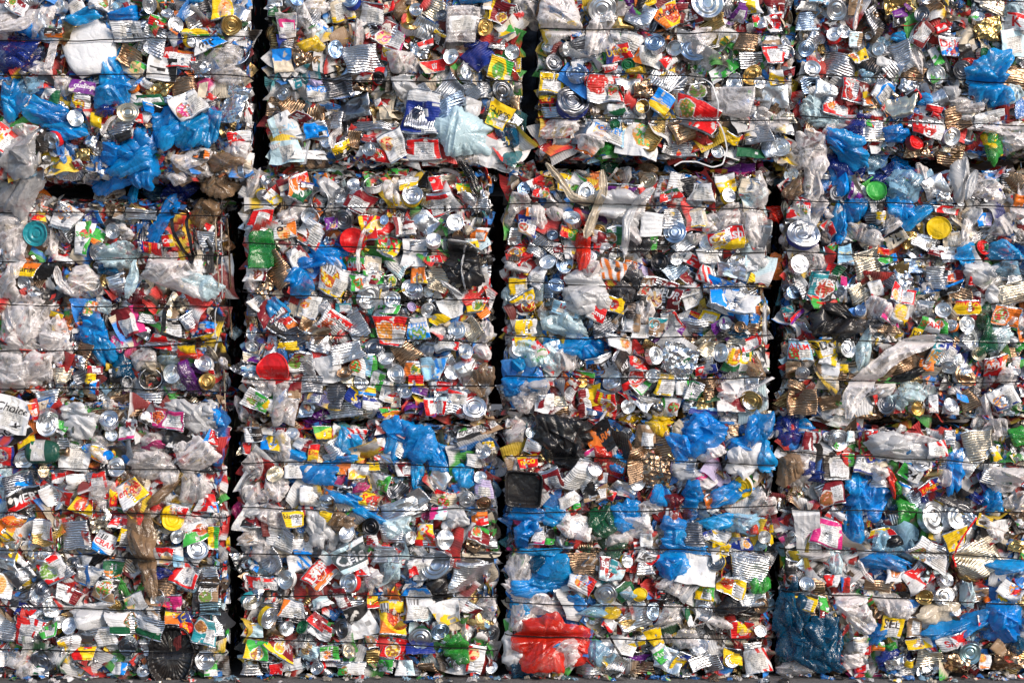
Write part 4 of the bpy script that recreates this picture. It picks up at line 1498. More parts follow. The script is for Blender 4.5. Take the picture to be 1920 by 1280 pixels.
k 1035 440 150 160 0 w w #small square white plastic tub
c 1170 390 130 130 5 w
e 1185 485 150 b s #large blue grey can end in the third bale
l 1320 390 170 140 10 e y n
c 1250 570 150 100 35 s
e 1395 560 110 w s
l 1530 530 240 150 10 r y ft w:Crush #red blue and yellow juice label under film
b 1460 430 150 110 0 h
b 1320 520 110 80 0 h
l 135 640 150 130 30 r k ft y:Unico
c 290 580 150 150 -25 s
e 375 505 80 b s
e 345 680 110 w s
o 455 690 140 b s #wide open blue grey can left of the red net bag
c 130 510 90 110 0 s
l 410 590 60 70 0 R w -
l 690 580 110 80 -20 r w -
e 630 640 90 w s
o 800 650 120 s s
b 940 550 160 180 0 d
l 1080 550 130 100 0 k g -
l 900 720 110 90 -20 B o ft w:CLAR
l 770 740 180 140 -15 w o sS - #cream and orange striped label
b 650 720 120 110 0 h
b 880 790 220 160 0 d
e 1085 680 120 k d #dark open can mouth above the small bottle shapes
c 1180 740 160 110 30 l
e 1200 660 90 w s
l 1310 670 130 80 -30 r w -
l 1410 640 140 110 5 w g n
e 1590 660 95 w w
c 1560 740 190 110 -10 w
e 1560 690 70 s s
l 1410 770 150 120 -20 r w sS - #red and white striped pack
l 1290 790 130 90 -35 R k -
c 1220 800 90 60 0 g
l 1690 690 90 110 0 w c -
b 1720 650 110 120 0 w
b 140 700 140 110 0 w
l 270 780 130 140 -20 w r n
l 150 850 130 120 0 y e n
b 70 880 90 110 0 c
e 400 835 110 b w
c 340 870 110 100 0 b
b 620 860 300 240 -15 w #large crumpled white paper bag
c 990 760 110 90 -20 v
l 1070 850 250 130 -10 R n ft w:SAVEUR
l 1270 860 150 110 20 w r n
l 1500 860 240 120 -20 b w t b:101
e 1615 870 120 w s #can end on the blue and white sack
l 1700 810 70 90 -30 y k -
b 1780 690 80 60 0 h
k 1880 700 70 170 15 o o #orange plastic bottle stuck in the column gap
b 1870 370 80 90 0 r
@ 930 540 3.556
b 590 80 300 180 0 w
l 190 100 150 150 30 R y ft w:BRO #brown and yellow bean label with white panel
l 170 70 100 60 20 w w n
b 80 100 90 170 0 c
l 190 260 160 100 3 y w x - #orange yellow label with barcode
l 90 180 60 60 0 y k -
l 190 350 140 80 0 y b f
l 130 350 50 70 0 r w -
l 470 140 200 90 -15 l w nt r:Laval #light blue and white printed bag
b 450 250 320 160 -15 c
l 660 165 130 110 -25 r w t w:Camp #red label with arched metal edge
c 720 260 170 110 25 d
l 790 110 120 110 -10 y r f
b 820 40 160 140 0 d
p 900 230 130 130 -5 w n -
c 900 150 90 120 0 k
b 990 160 120 140 0 h
l 1100 60 290 150 -8 k R ft w:SAVEUR #dark roasted barbecue label upside down
l 1060 260 110 130 -5 n t ft - #cracker label with small teal badge
p 960 290 110 90 0 w w n
l 1160 210 120 110 15 w r n
l 1310 60 150 130 25 w r n
l 1310 180 90 50 -20 r B t y:UNICO
l 1420 190 130 80 -15 y y n
l 1560 110 340 150 -15 b w t w:OVZ #bright blue and white sack with orange edge
p 1510 110 200 110 -25 w b -
l 1720 180 70 120 0 b o -
e 1520 230 110 w n
c 1330 260 190 110 -5 s #dented aluminium tray with bright folds
l 1220 280 60 100 -15 p w t w:OVATO
l 1480 280 90 130 25 p k -
e 1620 260 80 n s
c 1690 280 100 80 0 n
b 1620 300 120 60 0 t
e 145 410 95 w w
l 270 430 130 120 45 r g ft w:Select #pink and green frozen bag end
b 230 440 170 190 0 c
b 360 470 120 200 0 c
b 540 390 330 120 -5 b
b 640 410 160 110 0 b
b 140 510 100 110 0 b
b 470 470 180 200 0 h
l 830 370 200 90 -20 w o f
l 700 530 190 150 20 w b ft k:PRETS #white and blue ready meal carton
e 1055 450 115 w e #ringed can end right of the white carton
l 880 540 170 260 30 k r ft w:AYLMER #tall black and red tomato label
l 930 500 110 120 0 r r f
f 1210 480 230 190 w #large crumpled silver foil pan
l 1260 480 60 60 0 G w -
e 1490 430 130 w s #round bright can end left of a green label
c 1390 400 120 110 -20 e
c 1380 510 130 90 0 w
l 1400 540 150 60 12 B r t w:Holiday #blue oval band on a small tin
l 1620 480 200 180 -8 G o fnt y:LU #large green label with white crest
l 1690 370 150 90 25 r w n
c 1600 350 120 60 0 e
b 1730 540 110 150 0 n
e 1040 580 100 w w #small white can lid between the labels
e 770 610 150 w s #big plain can lid under the wire
l 590 590 130 80 -10 r g -
l 500 680 120 180 -30 R o n
e 580 620 90 g s
b 120 660 170 150 0 b
b 270 650 120 120 0 b
b 240 700 260 170 0 h
b 170 760 150 120 0 h
l 330 770 110 140 0 h R -
p 310 780 100 90 -15 w w
c 430 820 120 110 10 n
c 420 750 90 70 0 e
l 590 770 90 200 0 R w nf
c 650 720 90 140 10 y
l 730 770 150 180 -5 r r ft y:U
l 775 820 110 90 0 n y -
l 870 700 160 60 -40 B r t w:Holiday
l 960 640 110 140 -40 g r fn
e 880 785 100 w e #cream can end above the olive film
l 1020 770 120 110 -15 w g n
l 1130 640 130 150 -5 y w n - #yellow bordered label with grey panel
l 1240 650 100 130 -5 w g n
l 1315 680 110 130 -15 G w xn - #green label with barcode tilted
c 1430 670 130 150 10 n
f 1390 760 130 80 g
p 1570 650 150 110 0 h w -
l 1560 770 170 110 0 R h -
e 1690 750 150 g w #gold rimmed open white can end
e 1690 755 110 w w
b 1540 730 110 110 0 h
c 1700 640 90 110 0 s
l 1160 790 120 130 0 w g f
b 960 870 230 130 15 y
b 1090 890 150 80 -5 y
c 1270 790 80 70 0 s
l 1380 820 200 50 -5 B l -
l 1770 760 60 90 0 c w -
b 1400 890 300 110 0 b
s w 30 1780 100 1780 260 1790 380
@ 1430 240 3.918
e 210 340 110 w k #pale can end deep in the column gap
b 240 220 200 230 0 h
b 390 330 180 400 -10 h
b 200 470 150 140 0 n
b 110 620 110 110 0 r
l 270 600 180 170 -8 r w ft w:Puritan #red and white stew can with rounded top
e 290 775 240 s B #large open can with yellow picture inside
l 340 770 110 130 0 w y n
b 550 220 180 260 30 B
b 640 210 250 180 -40 b
b 830 240 150 170 0 l
b 660 330 190 120 0 B
b 920 350 240 130 0 B
e 820 465 150 g #
d 820 465 150 g #bright green plastic lid on the fourth bale
b 590 600 110 330 -10 b
b 570 400 150 230 20 b
b 570 750 90 220 0 b
b 680 620 140 180 -10 b #long blue film ribbon crossing the wire
l 690 480 140 150 -30 w p n
l 720 530 110 80 -30 p w -
e 540 480 110 d s
l 830 580 110 90 0 k s -
b 1040 440 300 200 10 l
b 1010 580 220 200 0 b
b 960 700 180 180 20 h
b 1120 640 260 120 35 b
c 1250 400 150 170 -60 w
f 1320 480 130 130 w
b 1170 350 100 200 0 h
c 1360 190 200 150 -10 n
b 1460 380 130 380 0 w #twisted white film hanging through the wire
s w 60 1460 160 1480 260 1450 400
s w 60 1540 320 1500 420 1470 540
b 1620 440 230 190 0 h
l 1730 490 60 90 20 B w -
l 1430 590 70 90 -15 e w -
l 1340 600 210 70 -5 r w n
c 800 660 110 120 0 d
l 860 660 70 90 0 y s -
b 820 760 110 80 0 t
d 1280 735 180 y #bright yellow plastic lid
l 1380 820 130 110 10 e y n
l 490 740 90 130 45 r w -
c 460 820 90 130 0 k
b 740 790 230 160 -20 h
b 420 590 110 140 0 h
b 500 620 120 110 0 h
l 970 810 170 110 30 e k t k:1L #beige carton with a small black square
f 1070 820 120 130 g
c 1180 840 190 110 -20 s
c 1240 820 120 70 0 d
l 1270 910 110 60 -15 R w t w:bik
c 1370 930 150 130 10 w
b 1500 770 140 230 0 h
e 1610 880 120 r G
l 1610 880 60 60 0 G r -
b 1510 930 130 200 -35 b
l 1620 680 120 110 0 b v t w:40 #dark blue cap pack marked with forty
b 1530 660 110 160 -20 w
b 1760 720 170 200 0 h
b 1860 640 110 140 0 h
b 1780 920 260 150 -10 b
b 1790 1030 220 120 0 l
l 600 920 100 190 -5 l k t y:TOSTADO #pale blue jar label with black plate
l 530 870 90 60 30 g r -
c 760 1010 200 200 20 e #large torn cream backed can
l 730 970 90 90 20 w R -
e 265 1000 150 w s #crumpled silver seal on a jar
k 115 1010 90 200 -10 o k
b 310 890 200 120 0 h
b 390 980 170 150 0 h
l 410 1110 150 130 0 t w ft -
l 520 1070 110 150 -20 G r -
l 910 970 150 60 15 g b -
l 880 910 90 50 -10 r o -
c 1100 1010 160 110 0 b
f 1000 1080 210 120 s
c 1260 1090 130 150 0 w
l 1400 1090 120 90 0 R o f
b 1580 1060 240 180 0 w
l 1530 1120 60 70 0 r w -
s w 50 1680 1100 1640 1050 1700 1020
c 1840 1110 150 60 10 w
e 1370 350 70 b s
l 1380 400 60 60 0 w o -
c 1810 360 120 110 0 d
c 1750 320 190 40 5 b
b 1890 450 90 180 0 h
f 1870 540 90 90 o
l 1140 130 1 1 0 s s -
@ 1430 520 3.918
e 220 110 110 b s
c 290 80 80 140 20 w
l 430 80 190 200 -5 t k ft w:FEVES #teal and red label with black bean plate
l 430 190 200 90 -8 r g -
p 435 140 180 40 3 h w -
l 545 90 50 220 10 g w -
p 590 90 50 200 0 h m -
c 700 120 140 140 30 e
l 820 90 100 120 15 w r nt r:-
l 1000 130 190 140 -20 r w fn #red and white label with tomato slice
c 940 30 220 100 -30 d
b 830 230 200 190 0 h
l 930 280 160 130 -30 m w n
e 700 240 90 b w #blue patterned cap
l 1020 240 180 190 -20 w y f
c 1170 230 140 110 0 w
o 1160 240 60 w w
e 1300 240 115 w n #white can end in the dim corner below the dark pack
l 1350 90 220 70 20 k b t w:-
c 1450 120 180 90 -20 n
c 1270 40 150 90 0 w
l 1490 220 190 110 -3 y r ft y:PRIMO #yellow and green soup label with red plate
l 1560 150 60 90 0 R w -
b 1640 280 130 180 0 G
b 1640 430 120 240 -10 G #dark green film squeezed across the wire
l 1770 280 200 150 -10 o k f - #orange bag with black curl
b 1860 330 130 80 0 h
c 1820 100 240 200 15 e #very large corrugated cream can at the right edge
b 1680 120 90 130 0 w
l 190 270 90 120 15 r t t w:LMER
l 240 290 190 40 35 p r t w:-
b 590 250 270 110 -15 k
b 500 330 330 180 10 k #dark smoked plastic heap
c 290 370 120 110 20 b
b 590 360 240 120 0 d
l 1210 350 160 110 -15 w g t r:SPAM
l 1290 350 110 130 -5 g o f
e 1365 350 90 w o
e 1485 345 120 w s
e 1515 455 165 w s #large clean can end right of the bright lid
c 900 380 170 60 -5 n
b 820 340 120 60 0 d
l 1130 420 120 90 -15 y k t k:cer
l 260 530 170 150 -3 l g fnt r:AYLM #green garden picture label with red side lettering
c 330 540 60 110 0 n
l 450 520 170 140 10 y k nt k:suc #yellow label with small dark print
l 480 590 130 120 -20 w y -
e 615 520 140 s s #round grey can end beside the long film strip
c 640 690 160 130 0 n
l 590 690 70 110 0 y k -
p 470 660 170 110 -10 w n
l 480 770 170 110 -3 e g n
b 740 520 90 260 -10 c
s h 120 1250 450 1050 505 900 590 740 735 625 870 600 1030 #very long pale film strip lying diagonally
l 1320 560 240 240 -25 B t nft w:CLIFT #dark blue pear label with orange fruit
l 1190 640 110 90 0 o n f
c 1000 640 230 150 20 n
b 870 700 250 110 30 n
b 1030 730 230 60 20 k
e 1350 660 120 w b
c 1440 640 110 160 20 w
e 1480 720 170 n s #brown tinted can end above the lower wire
c 1420 500 90 100 -30 n
e 1570 560 110 e n
b 1720 470 160 160 0 c
c 1750 430 170 120 20 w
l 1850 500 130 120 -25 w g t w:Jus
c 1800 570 170 110 0 n
l 1700 660 170 160 10 r o ft w:AYLM #bright red tomato label at the far right
e 1840 670 110 w s
b 1810 720 220 140 -20 h
e 1740 880 170 s s
l 1760 880 200 170 25 w B nf #torn grey and navy label on a can
e 280 705 105 w l #small pale can end near the left edge of the fourth bale
c 220 680 110 120 0 n
c 270 800 220 60 -20 n
c 280 910 220 190 0 n #wide rusty ribbed can near the row gap
c 480 920 160 110 10 n
p 570 1020 370 160 -15 w w - #white foam slab with a broken edge
l 440 450 60 30 0 b w -
e 900 930 140 d s
b 960 910 150 100 0 c
l 810 900 60 90 20 r k -
e 1130 960 120 g s
b 1090 850 220 130 0 c
b 880 820 240 110 0 h
e 1370 930 115 w w #white can end in a torn pale sleeve
p 1370 970 130 60 -5 w w
l 1240 930 70 140 0 w R -
l 1460 850 110 120 -15 b r -
c 1510 900 120 170 30 n
b 1630 980 140 260 0 h
b 1400 820 110 90 0 h
f 780 980 240 100 n
b 240 1050 250 60 0 B
l 1860 640 60 110 0 w r -
l 1900 420 70 120 15 o k -
@ 0 760 2.461
e 240 85 105 w w
l 310 100 50 60 -30 g w -
b 400 85 150 90 0 w #white bag with bright green scribble
l 430 75 60 55 10 w g t g:FD
e 520 60 90 s k
l 780 60 160 90 -10 m R nf
l 700 70 80 30 -30 k w -
b 950 60 130 150 -40 w
b 1030 70 80 80 0 b
p 40 120 190 150 30 w k t k:Choix
l 130 150 100 70 30 y k f
l 40 230 80 100 -5 r B f - #red and navy chunky soup label at the left edge
x 215 210 190 115 0 G w #dark green gas cylinder with round shoulder
e 125 245 95 w r
c 300 170 60 50 0 s
p 360 235 150 130 -8 w w n
b 480 190 90 120 0 h
l 465 215 60 70 -15 y o -
e 530 130 60 w s
e 518 222 45 b #
d 518 222 45 b #tiny dark blue screw cap
l 600 120 70 70 0 w m -
e 550 278 90 w w #pale ringed can end just under the first wire
b 700 180 220 130 20 h
b 690 270 190 130 0 h #clear bag puffed over a red thing
b 720 170 110 60 0 m
p 830 160 120 90 -30 k k -
b 910 230 190 150 0 h
l 990 140 60 70 -20 r b -
b 900 370 130 170 0 h
b 800 310 90 110 0 h
b 30 350 90 160 0 c
c 110 360 140 110 10 d
l 80 350 200 40 0 b c -
e 215 300 60 e e
l 130 420 170 90 20 k r t w:MER #red and black tomato label tilted under the wire
l 280 410 130 90 0 w r f
l 370 355 110 80 -5 w R n
l 280 330 60 50 0 r w -
l 470 360 90 130 0 r w n
l 535 405 45 120 0 r y -
l 538 425 80 36 -90 r y t y:Unico
b 480 400 110 140 0 h
l 620 395 120 110 35 y w ft r:en_des #yellow diced tomato label rotated
l 400 455 100 80 -20 y r f
l 570 500 100 70 -15 R G -
l 560 530 90 50 -10 r w -
b 770 390 140 50 40 n
b 670 600 110 430 14 n #long brown crumpled paper strip
e 810 510 115 y y
l 820 475 110 60 -15 r w ft w:o'Lak #red torn label on a yellow lid
l 915 575 120 90 20 g w ft w:Romarin #green and white label with red script
l 900 590 90 50 20 r w -
e 832 595 65 w w #round pale can end beside the green label
e 920 655 100 s s
l 990 600 50 110 0 y g -
l 960 445 90 80 0 r w -
l 990 465 50 50 0 b w -
b 890 530 90 100 0 h
l 65 545 120 130 -30 y o ft r:GUMBO #yellow soup label at the left edge
l 225 565 120 90 0 w r n
c 225 610 110 60 0 g
c 365 590 130 130 3 s #ribbed silver can with rounded corners
l 410 580 40 60 0 R w -
f 470 540 90 70 e
l 500 630 110 100 -25 w b xt r:CRAN #white and blue cranberry label
l 600 600 80 90 -10 y k nt k:- #plain yellow label with fine print
c 20 690 180 90 -15 s
l 100 690 30 120 60 y w -
c 110 760 130 100 35 d
e 225 685 70 w s
l 270 740 130 130 30 r w fn - #red tomato label with white side under the wire
e 345 720 65 d s
e 222 825 85 d d #black can end at the left
l 415 780 130 110 -20 w b n
l 330 860 110 70 -25 w R -
l 30 820 110 110 -10 w c f
c 110 870 130 70 20 d
e 195 870 80 s s
e 262 915 100 w s #crossed ring can end by the wire
l 505 835 110 110 -15 n k ft w:BEANZ #brown bean label with dark plate
l 535 750 90 80 0 G o -
o 548 755 60 g o
e 545 910 65 g g #small gold drink can bottom
c 460 700 120 50 35 k
l 760 690 100 90 2 r w ft w:Carnation #red and white milk label
l 830 690 60 100 0 l w -
b 740 760 130 60 0 B
c 760 820 130 100 -5 n
l 870 775 120 110 -15 r w n
b 870 820 110 50 0 l
l 970 850 100 90 -2 k n ft w:Irresist #black label with cream script
l 810 905 80 80 0 m w x
c 970 770 90 70 0 w
e 740 880 90 w w
l 640 900 100 90 30 w g f - #white leafy herb label
l 640 990 260 110 -10 w G ft - #long white bag with green leaf print
l 710 960 60 90 0 w n -
b 440 940 190 110 15 w
l 130 940 80 90 -30 r B -
l 150 1030 130 130 -10 r w sn #bright red can with white torn square
l 250 1030 90 60 25 g w nx - #green label with white panel
c 50 1020 110 110 -10 s
e 300 985 60 w s
c 200 960 90 60 0 s
e 340 1000 80 s s
c 410 1050 70 70 0 d
l 500 1050 110 90 10 w r n
l 820 970 90 60 -5 o y -
l 870 990 100 60 -70 r B t y:Unico #red upright label near the black tray
l 960 1030 100 120 -15 t k fn - #dark teal carton with a black circle
c 980 920 100 70 0 c
b 1000 930 100 40 20 c
c 1010 1010 50 100 0 w
z 805 1140 205 290 -3 k #large oval black ribbed plastic tray
e 600 1100 95 d d #dark can lid in the lower left bale
e 215 1165 110 d d
l 340 1090 110 90 10 w y -
l 400 1130 110 60 0 y r -
l 50 1160 90 70 -5 w r n
b 120 1180 110 130 30 h
e 60 1250 60 w s
l 200 1230 90 60 -10 w G -
e 960 1160 90 w s #round pale can end at the lower right corner of its bale
l 980 1230 60 60 0 w g -
c 500 1250 110 70 0 k
l 560 1200 80 60 0 w b -
l 420 1240 90 70 0 w w n
l 590 1240 60 70 -20 o r -
e 680 1230 70 w s
c 690 1110 40 60 0 s
l 1045 520 60 22 88 w r -
l 1050 640 70 20 92 y r -
l 1048 760 60 22 86 r w -
l 1052 880 70 20 90 w b -
b 1045 960 30 90 0 h
l 1050 1060 60 20 88 g w -
@ 440 760 2.4615
l 90 115 80 70 5 k w t w:TRICOLOR #black carton in the upper left corner of the bottom row
l 180 100 100 40 -5 R w -
e 270 120 60 w w
b 370 80 90 100 30 p
l 560 105 110 50 -8 w r sS - #striped white and red wrapper
e 650 95 80 s w
l 320 175 80 60 -20 w R -
l 370 215 50 80 0 y r t r:Die
l 410 120 90 60 0 y g -
c 480 190 110 90 30 w
b 530 150 110 90 -20 b
l 675 180 50 60 5 w r t r:L
c 700 240 80 60 0 w
b 760 150 150 140 0 b
l 750 190 90 90 -25 w B n
b 850 160 160 160 0 b #mass of blue film below the top edge
b 940 230 120 130 0 b
b 840 330 60 220 5 b
l 740 330 1 1 0 r r -
l 800 290 120 60 0 R w n
c 945 340 110 100 -35 w
b 1050 310 110 80 -15 b
p 1130 105 190 70 16 n k t k:BUCK_BRAND #flat grey board with dark lettering
c 1030 180 90 70 0 w
e 1150 210 80 w w #white can end below the flat board
l 1130 255 120 60 -10 w b n
l 1170 180 60 40 0 y w -
e 1135 325 60 w m #pink rimmed white lid
l 1150 380 90 90 0 v w n
l 60 170 40 110 0 r k -
l 180 170 130 90 0 y b -
b 215 200 120 130 20 h
b 100 260 120 120 0 h
b 300 220 110 50 0 b
e 195 310 85 e g #rusty cream can end with green ring
l 280 290 90 90 0 w s n
b 360 290 80 110 0 h
b 400 310 150 90 0 b
b 500 250 150 40 10 b
l 500 300 40 30 0 o y -
l 570 300 90 70 0 w y f
l 640 280 60 40 0 y y -
l 680 350 100 80 -10 w g ft - #white label with green peas
b 590 370 70 40 -5 m #magenta scrap of film
l 490 385 120 50 -5 k o ft w:C
b 90 400 120 110 0 h
b 200 380 110 130 0 h
l 355 410 100 90 -5 w w n
e 435 435 75 b b #blue tinted can end on pale paper
b 520 420 210 60 -15 b
l 625 435 100 80 -15 y n ft r:Self
b 610 490 150 40 -20 b #blue film flap over the yellow label
e 730 395 60 d d
c 780 400 90 100 50 d
c 850 420 80 80 30 s
c 770 480 210 90 20 w #wide wavy silver sheet of can metal
l 970 425 120 70 -10 e r f
e 1075 425 75 s e #can end with ringed top right of the wavy sheet
e 1150 445 70 n s
l 1190 440 40 60 0 w b -
b 20 480 80 70 30 m
b 60 480 90 60 0 w
l 90 530 120 60 0 R k -
b 170 500 130 110 0 h
l 280 515 100 75 3 y w nt k:blanque #yellow tin label with dark print
b 390 560 110 150 20 w
l 425 510 60 70 -10 y w -
b 500 530 110 100 20 n
e 525 575 75 w w #pale can end beside a black one
e 635 550 80 k d #black can end in the brown paper
l 640 610 50 50 0 R w -
c 730 590 110 80 0 w
b 750 560 120 90 0 c
l 880 590 90 110 3 y r ft r:PR #yellow label with orange fruit upright
e 820 600 60 w s
e 975 605 90 w w #broad silver can end right of the yellow label
l 945 490 80 60 0 c m -
b 1020 510 120 110 0 w
l 1130 510 80 70 0 o r -
l 1130 590 100 80 -20 R g f
f 1090 620 90 80 n
c 1180 620 70 70 0 s
l 80 600 100 70 0 n h -
b 90 640 130 150 0 h
l 220 610 130 100 -20 w w n
l 320 650 90 70 0 w b -
e 375 660 70 d s
l 300 720 110 80 10 w b s
c 170 720 120 110 30 s
l 95 745 40 30 -20 b w -
l 540 690 150 130 25 c w t w:Cris #blue and white flour bag with leaf
l 400 770 150 110 50 r o ft w:LMER #red and orange tomato label rotated
e 240 795 90 w w #round white can end in the lower second bale
l 130 815 150 60 -5 r w nx -
e 60 790 40 s n
e 530 805 95 w r #ringed can end on a red label
l 590 740 60 70 0 r w -
b 640 780 100 90 0 h
c 700 680 110 70 0 w
b 740 760 80 110 0 c
l 870 740 120 110 10 w s n
l 825 740 40 70 20 r w -
e 930 720 150 s n #large dented silver can end near the wire
c 1100 780 210 160 -3 w #widest ribbed silver can in the second bottom bale
p 1110 680 230 30 -2 e k t k:Maanst
b 940 840 130 90 0 k
l 850 850 140 50 0 b w nt b:-
l 490 880 80 110 5 R w nt w:Kidney #dark red label with white writing below the wire
e 90 900 95 w t #pale can end with teal side
c 170 960 100 110 0 d
e 172 970 100 s y #brown grey can lid with torn yellow band
l 275 930 120 80 -10 w o n
e 250 1020 70 s s
e 318 1010 65 G s
l 400 900 90 50 20 c w -
l 390 985 90 60 -40 R r -
l 400 1030 110 70 -30 w r -
e 500 1020 90 d s
p 590 980 120 150 20 w k - #white and black scorched sheet
c 560 920 80 60 0 w
l 730 965 120 165 0 y o xft k:habitant #tall yellow soup label with barcode
l 640 900 60 60 0 y r -
l 860 930 130 110 -5 w c xn - #pale teal label with barcode
p 980 940 120 110 20 w y - #creased square of white paper
l 1090 930 100 50 -30 w R -
b 1170 920 90 120 0 h
e 950 1030 90 b s
e 860 1065 105 s G #large dark silver can end with green ring
c 860 1110 130 50 0 B
b 1030 1100 110 110 -20 g #green mesh scrap
e 1190 1050 70 d k
e 1040 1180 70 s w
l 1115 1160 80 130 -5 w r f - #white label with red radishes
e 1210 1220 60 w w
l 95 1030 90 60 -5 c y f
l 110 1115 110 90 -10 g y f - #green and yellow pasta label
l 220 1110 130 80 -35 R y ft w:CHUNKY #dark chunky soup label with white lettering
l 350 1130 100 80 -15 c w f
e 535 1120 65 e w
l 440 1130 90 70 0 g w f
l 180 1200 100 50 -5 k r ft w:CLARK
l 240 1230 160 50 12 w r -
e 385 1215 70 s r
l 540 1215 130 60 0 w g f
c 640 1150 60 60 0 g
l 640 1080 60 60 0 n r -
l 740 1110 110 100 -10 r y fx
l 700 1190 80 70 0 g w -
l 790 1220 80 70 0 c w -
c 890 1210 90 60 0 n
c 80 1200 80 70 0 h
@ 930 760 2.461
b 90 110 110 120 0 h
b 210 110 70 90 0 t
e 160 120 50 w s
b 320 145 250 190 0 k #large glossy black bag in the third bottom bale
b 340 225 150 90 0 k
p 480 145 130 130 30 k o t o:DARK #black carton with orange upside down lettering
b 230 70 350 50 0 h
b 640 70 120 130 20 y
b 760 100 110 90 0 y #olive yellow film at the top edge
l 690 125 100 110 0 n k n - #dark label with small photo panels
e 600 130 60 s s
b 840 110 60 80 0 e
b 940 110 220 150 25 b #large blue bag in the upper middle of the third bottom bale
b 850 190 90 130 30 b
b 1080 80 150 90 20 h
b 1200 130 110 160 0 b #round blue bag at the upper right corner
b 1220 220 80 150 20 b
c 1060 110 110 50 10 n
c 1020 170 60 40 0 R
b 1120 170 110 60 0 b
b 1130 240 150 150 0 w #bright crumpled white film in the third bottom bale
b 960 210 190 90 0 h
c 700 250 230 150 15 n
f 700 290 220 120 n #rusty golden crumpled sheet
l 170 190 70 70 -15 w r -
l 145 255 90 60 10 r y t y:nico
b 60 270 90 60 0 h
l 255 340 110 120 20 R w n - #dark red tilted label with pale panel
l 380 320 110 160 -28 w w n - #white card printed with a fine table
e 452 285 70 w w #pale ringed can end on the white card
l 410 230 110 40 30 m w -
b 480 220 80 50 -30 r
l 480 330 80 50 0 w r f
b 560 260 90 110 0 b
T 115 380 170 170 -5 k #black plastic food tray
l 335 430 100 60 30 w R n
l 370 460 40 40 0 g r -
l 430 390 70 90 20 k n -
l 480 390 60 80 10 n p n
l 520 405 60 50 -20 r w f
c 590 380 110 70 -20 w
e 650 350 75 w w #pale green white cap right of the ribbed can
b 760 400 80 90 0 b
b 820 430 90 70 0 R
b 900 400 110 120 0 b
c 870 280 90 90 0 w
b 860 300 110 80 0 w
l 940 315 60 50 10 m v -
b 940 350 110 70 30 h
l 1000 420 100 60 30 o w x
b 1060 400 200 80 20 b
e 1130 370 100 y w
c 1190 410 90 80 0 s
b 160 490 150 80 0 b
b 270 500 120 90 -10 b
b 130 580 120 130 0 b
b 190 670 210 40 0 b
l 195 580 70 110 0 k m n - #small dark carton with a pink strip
l 245 600 50 70 0 k g -
b 360 560 140 120 0 h #round clear bag beside the dark blue film
e 380 545 90 w m
b 470 540 130 130 0 G
b 590 500 150 130 25 b
b 560 590 120 90 0 h
b 650 560 170 120 0 h
b 720 460 110 60 0 h
l 800 510 80 60 80 R w t w:Camp #red soup label on its side
l 690 610 60 60 0 w w n
b 830 570 130 110 20 b
b 860 640 200 60 -15 b
c 900 585 100 110 0 d #dark grey barrel can
l 970 590 50 40 20 B w t w:KRO
b 1010 530 170 90 10 b
b 1130 530 190 90 0 l
b 1170 570 60 40 20 r
l 1020 600 90 60 -20 w y -
l 1120 630 110 60 0 B n f
l 1030 650 90 50 -10 y y -
e 1230 600 60 w y
l 1265 590 20 100 0 y y -
b 1240 460 120 110 -20 h
c 400 720 130 100 0 n
l 440 715 60 80 70 n w t w:HEINZ
l 530 740 130 100 -10 R c ft w:BEANS #red and teal bean can label
l 545 735 60 60 -20 t w t w:HEINZ
e 600 705 60 w y
l 690 690 100 70 -20 w r t w:LOI
c 680 740 80 60 0 w
b 130 750 150 160 0 h
b 270 790 210 170 -30 b
b 190 730 90 90 0 t
b 160 840 200 90 0 b #shiny blue sack low at the left of the third bottom bale
l 390 805 120 80 -25 w r ft b:Tasty #white label with small red disc
e 500 860 105 s k #shiny silver dented ring can end
l 590 850 100 80 30 G k n
d 655 860 70 y #small yellow lid in the third bottom bale
b 600 870 90 50 0 l
c 790 860 100 60 0 k
l 750 860 50 50 0 k r -
b 810 740 140 140 0 b
b 840 820 140 120 20 h
p 930 750 170 130 -10 w w - #crumpled white tissue paper
l 1030 670 100 60 20 y w -
e 1010 715 80 d y
l 1080 820 140 90 -22 y r nf - #yellow label peeling from a can
c 1160 740 160 140 -15 w #white dented ribbed can with rounded top
l 960 850 90 80 -8 y g nt g:diced #small yellow label with green lettering
b 1210 820 80 70 0 g
e 1215 915 75 n e
c 1180 890 120 60 10 w
b 1110 940 200 80 -8 k #matte black rolled bag
b 200 900 350 90 -20 h
b 370 900 90 60 0 b
b 110 940 110 90 0 b
l 120 950 60 50 -20 r b -
b 130 980 120 140 0 h
b 255 1085 280 210 -15 r #large bright red plastic sheet
b 240 1030 210 110 0 r
b 360 1080 90 140 30 r
b 300 1130 200 110 15 h
b 270 1105 80 34 25 b
b 300 1150 200 120 10 h
b 270 1200 120 60 0 w
b 70 1110 100 130 0 w
b 130 1200 110 80 0 t
c 210 1230 90 50 0 w
b 460 1120 130 90 0 l
e 505 1110 80 w l
b 480 940 170 70 0 l
b 520 950 110 60 0 y
c 630 970 140 110 20 w
c 620 1000 110 50 0 g
e 720 940 80 l h
b 800 960 130 140 0 h
l 880 960 30 90 20 G w -
e 950 940 90 s k
b 1000 980 150 50 -10 h
l 1145 1030 130 80 -5 r o ft y:ME
l 1170 1020 50 60 0 e r -
e 1215 1030 60 w r
b 860 1060 120 110 -30 h #thin film over a bottle near the lower wire
e 930 1090 90 w s
s k 10 490 990 530 1070 580 1150
l 520 1000 60 60 -30 w r -
l 730 1060 70 100 20 y y -
l 760 1130 80 90 40 g w t w:Hum
l 640 1150 130 40 -5 p k -
p 590 1100 110 90 -15 w w n
l 650 1080 90 50 20 w y -
c 560 1200 80 90 60 w
c 680 1230 100 60 0 n
c 790 1200 140 110 -20 w
l 840 1160 60 110 -20 y B -
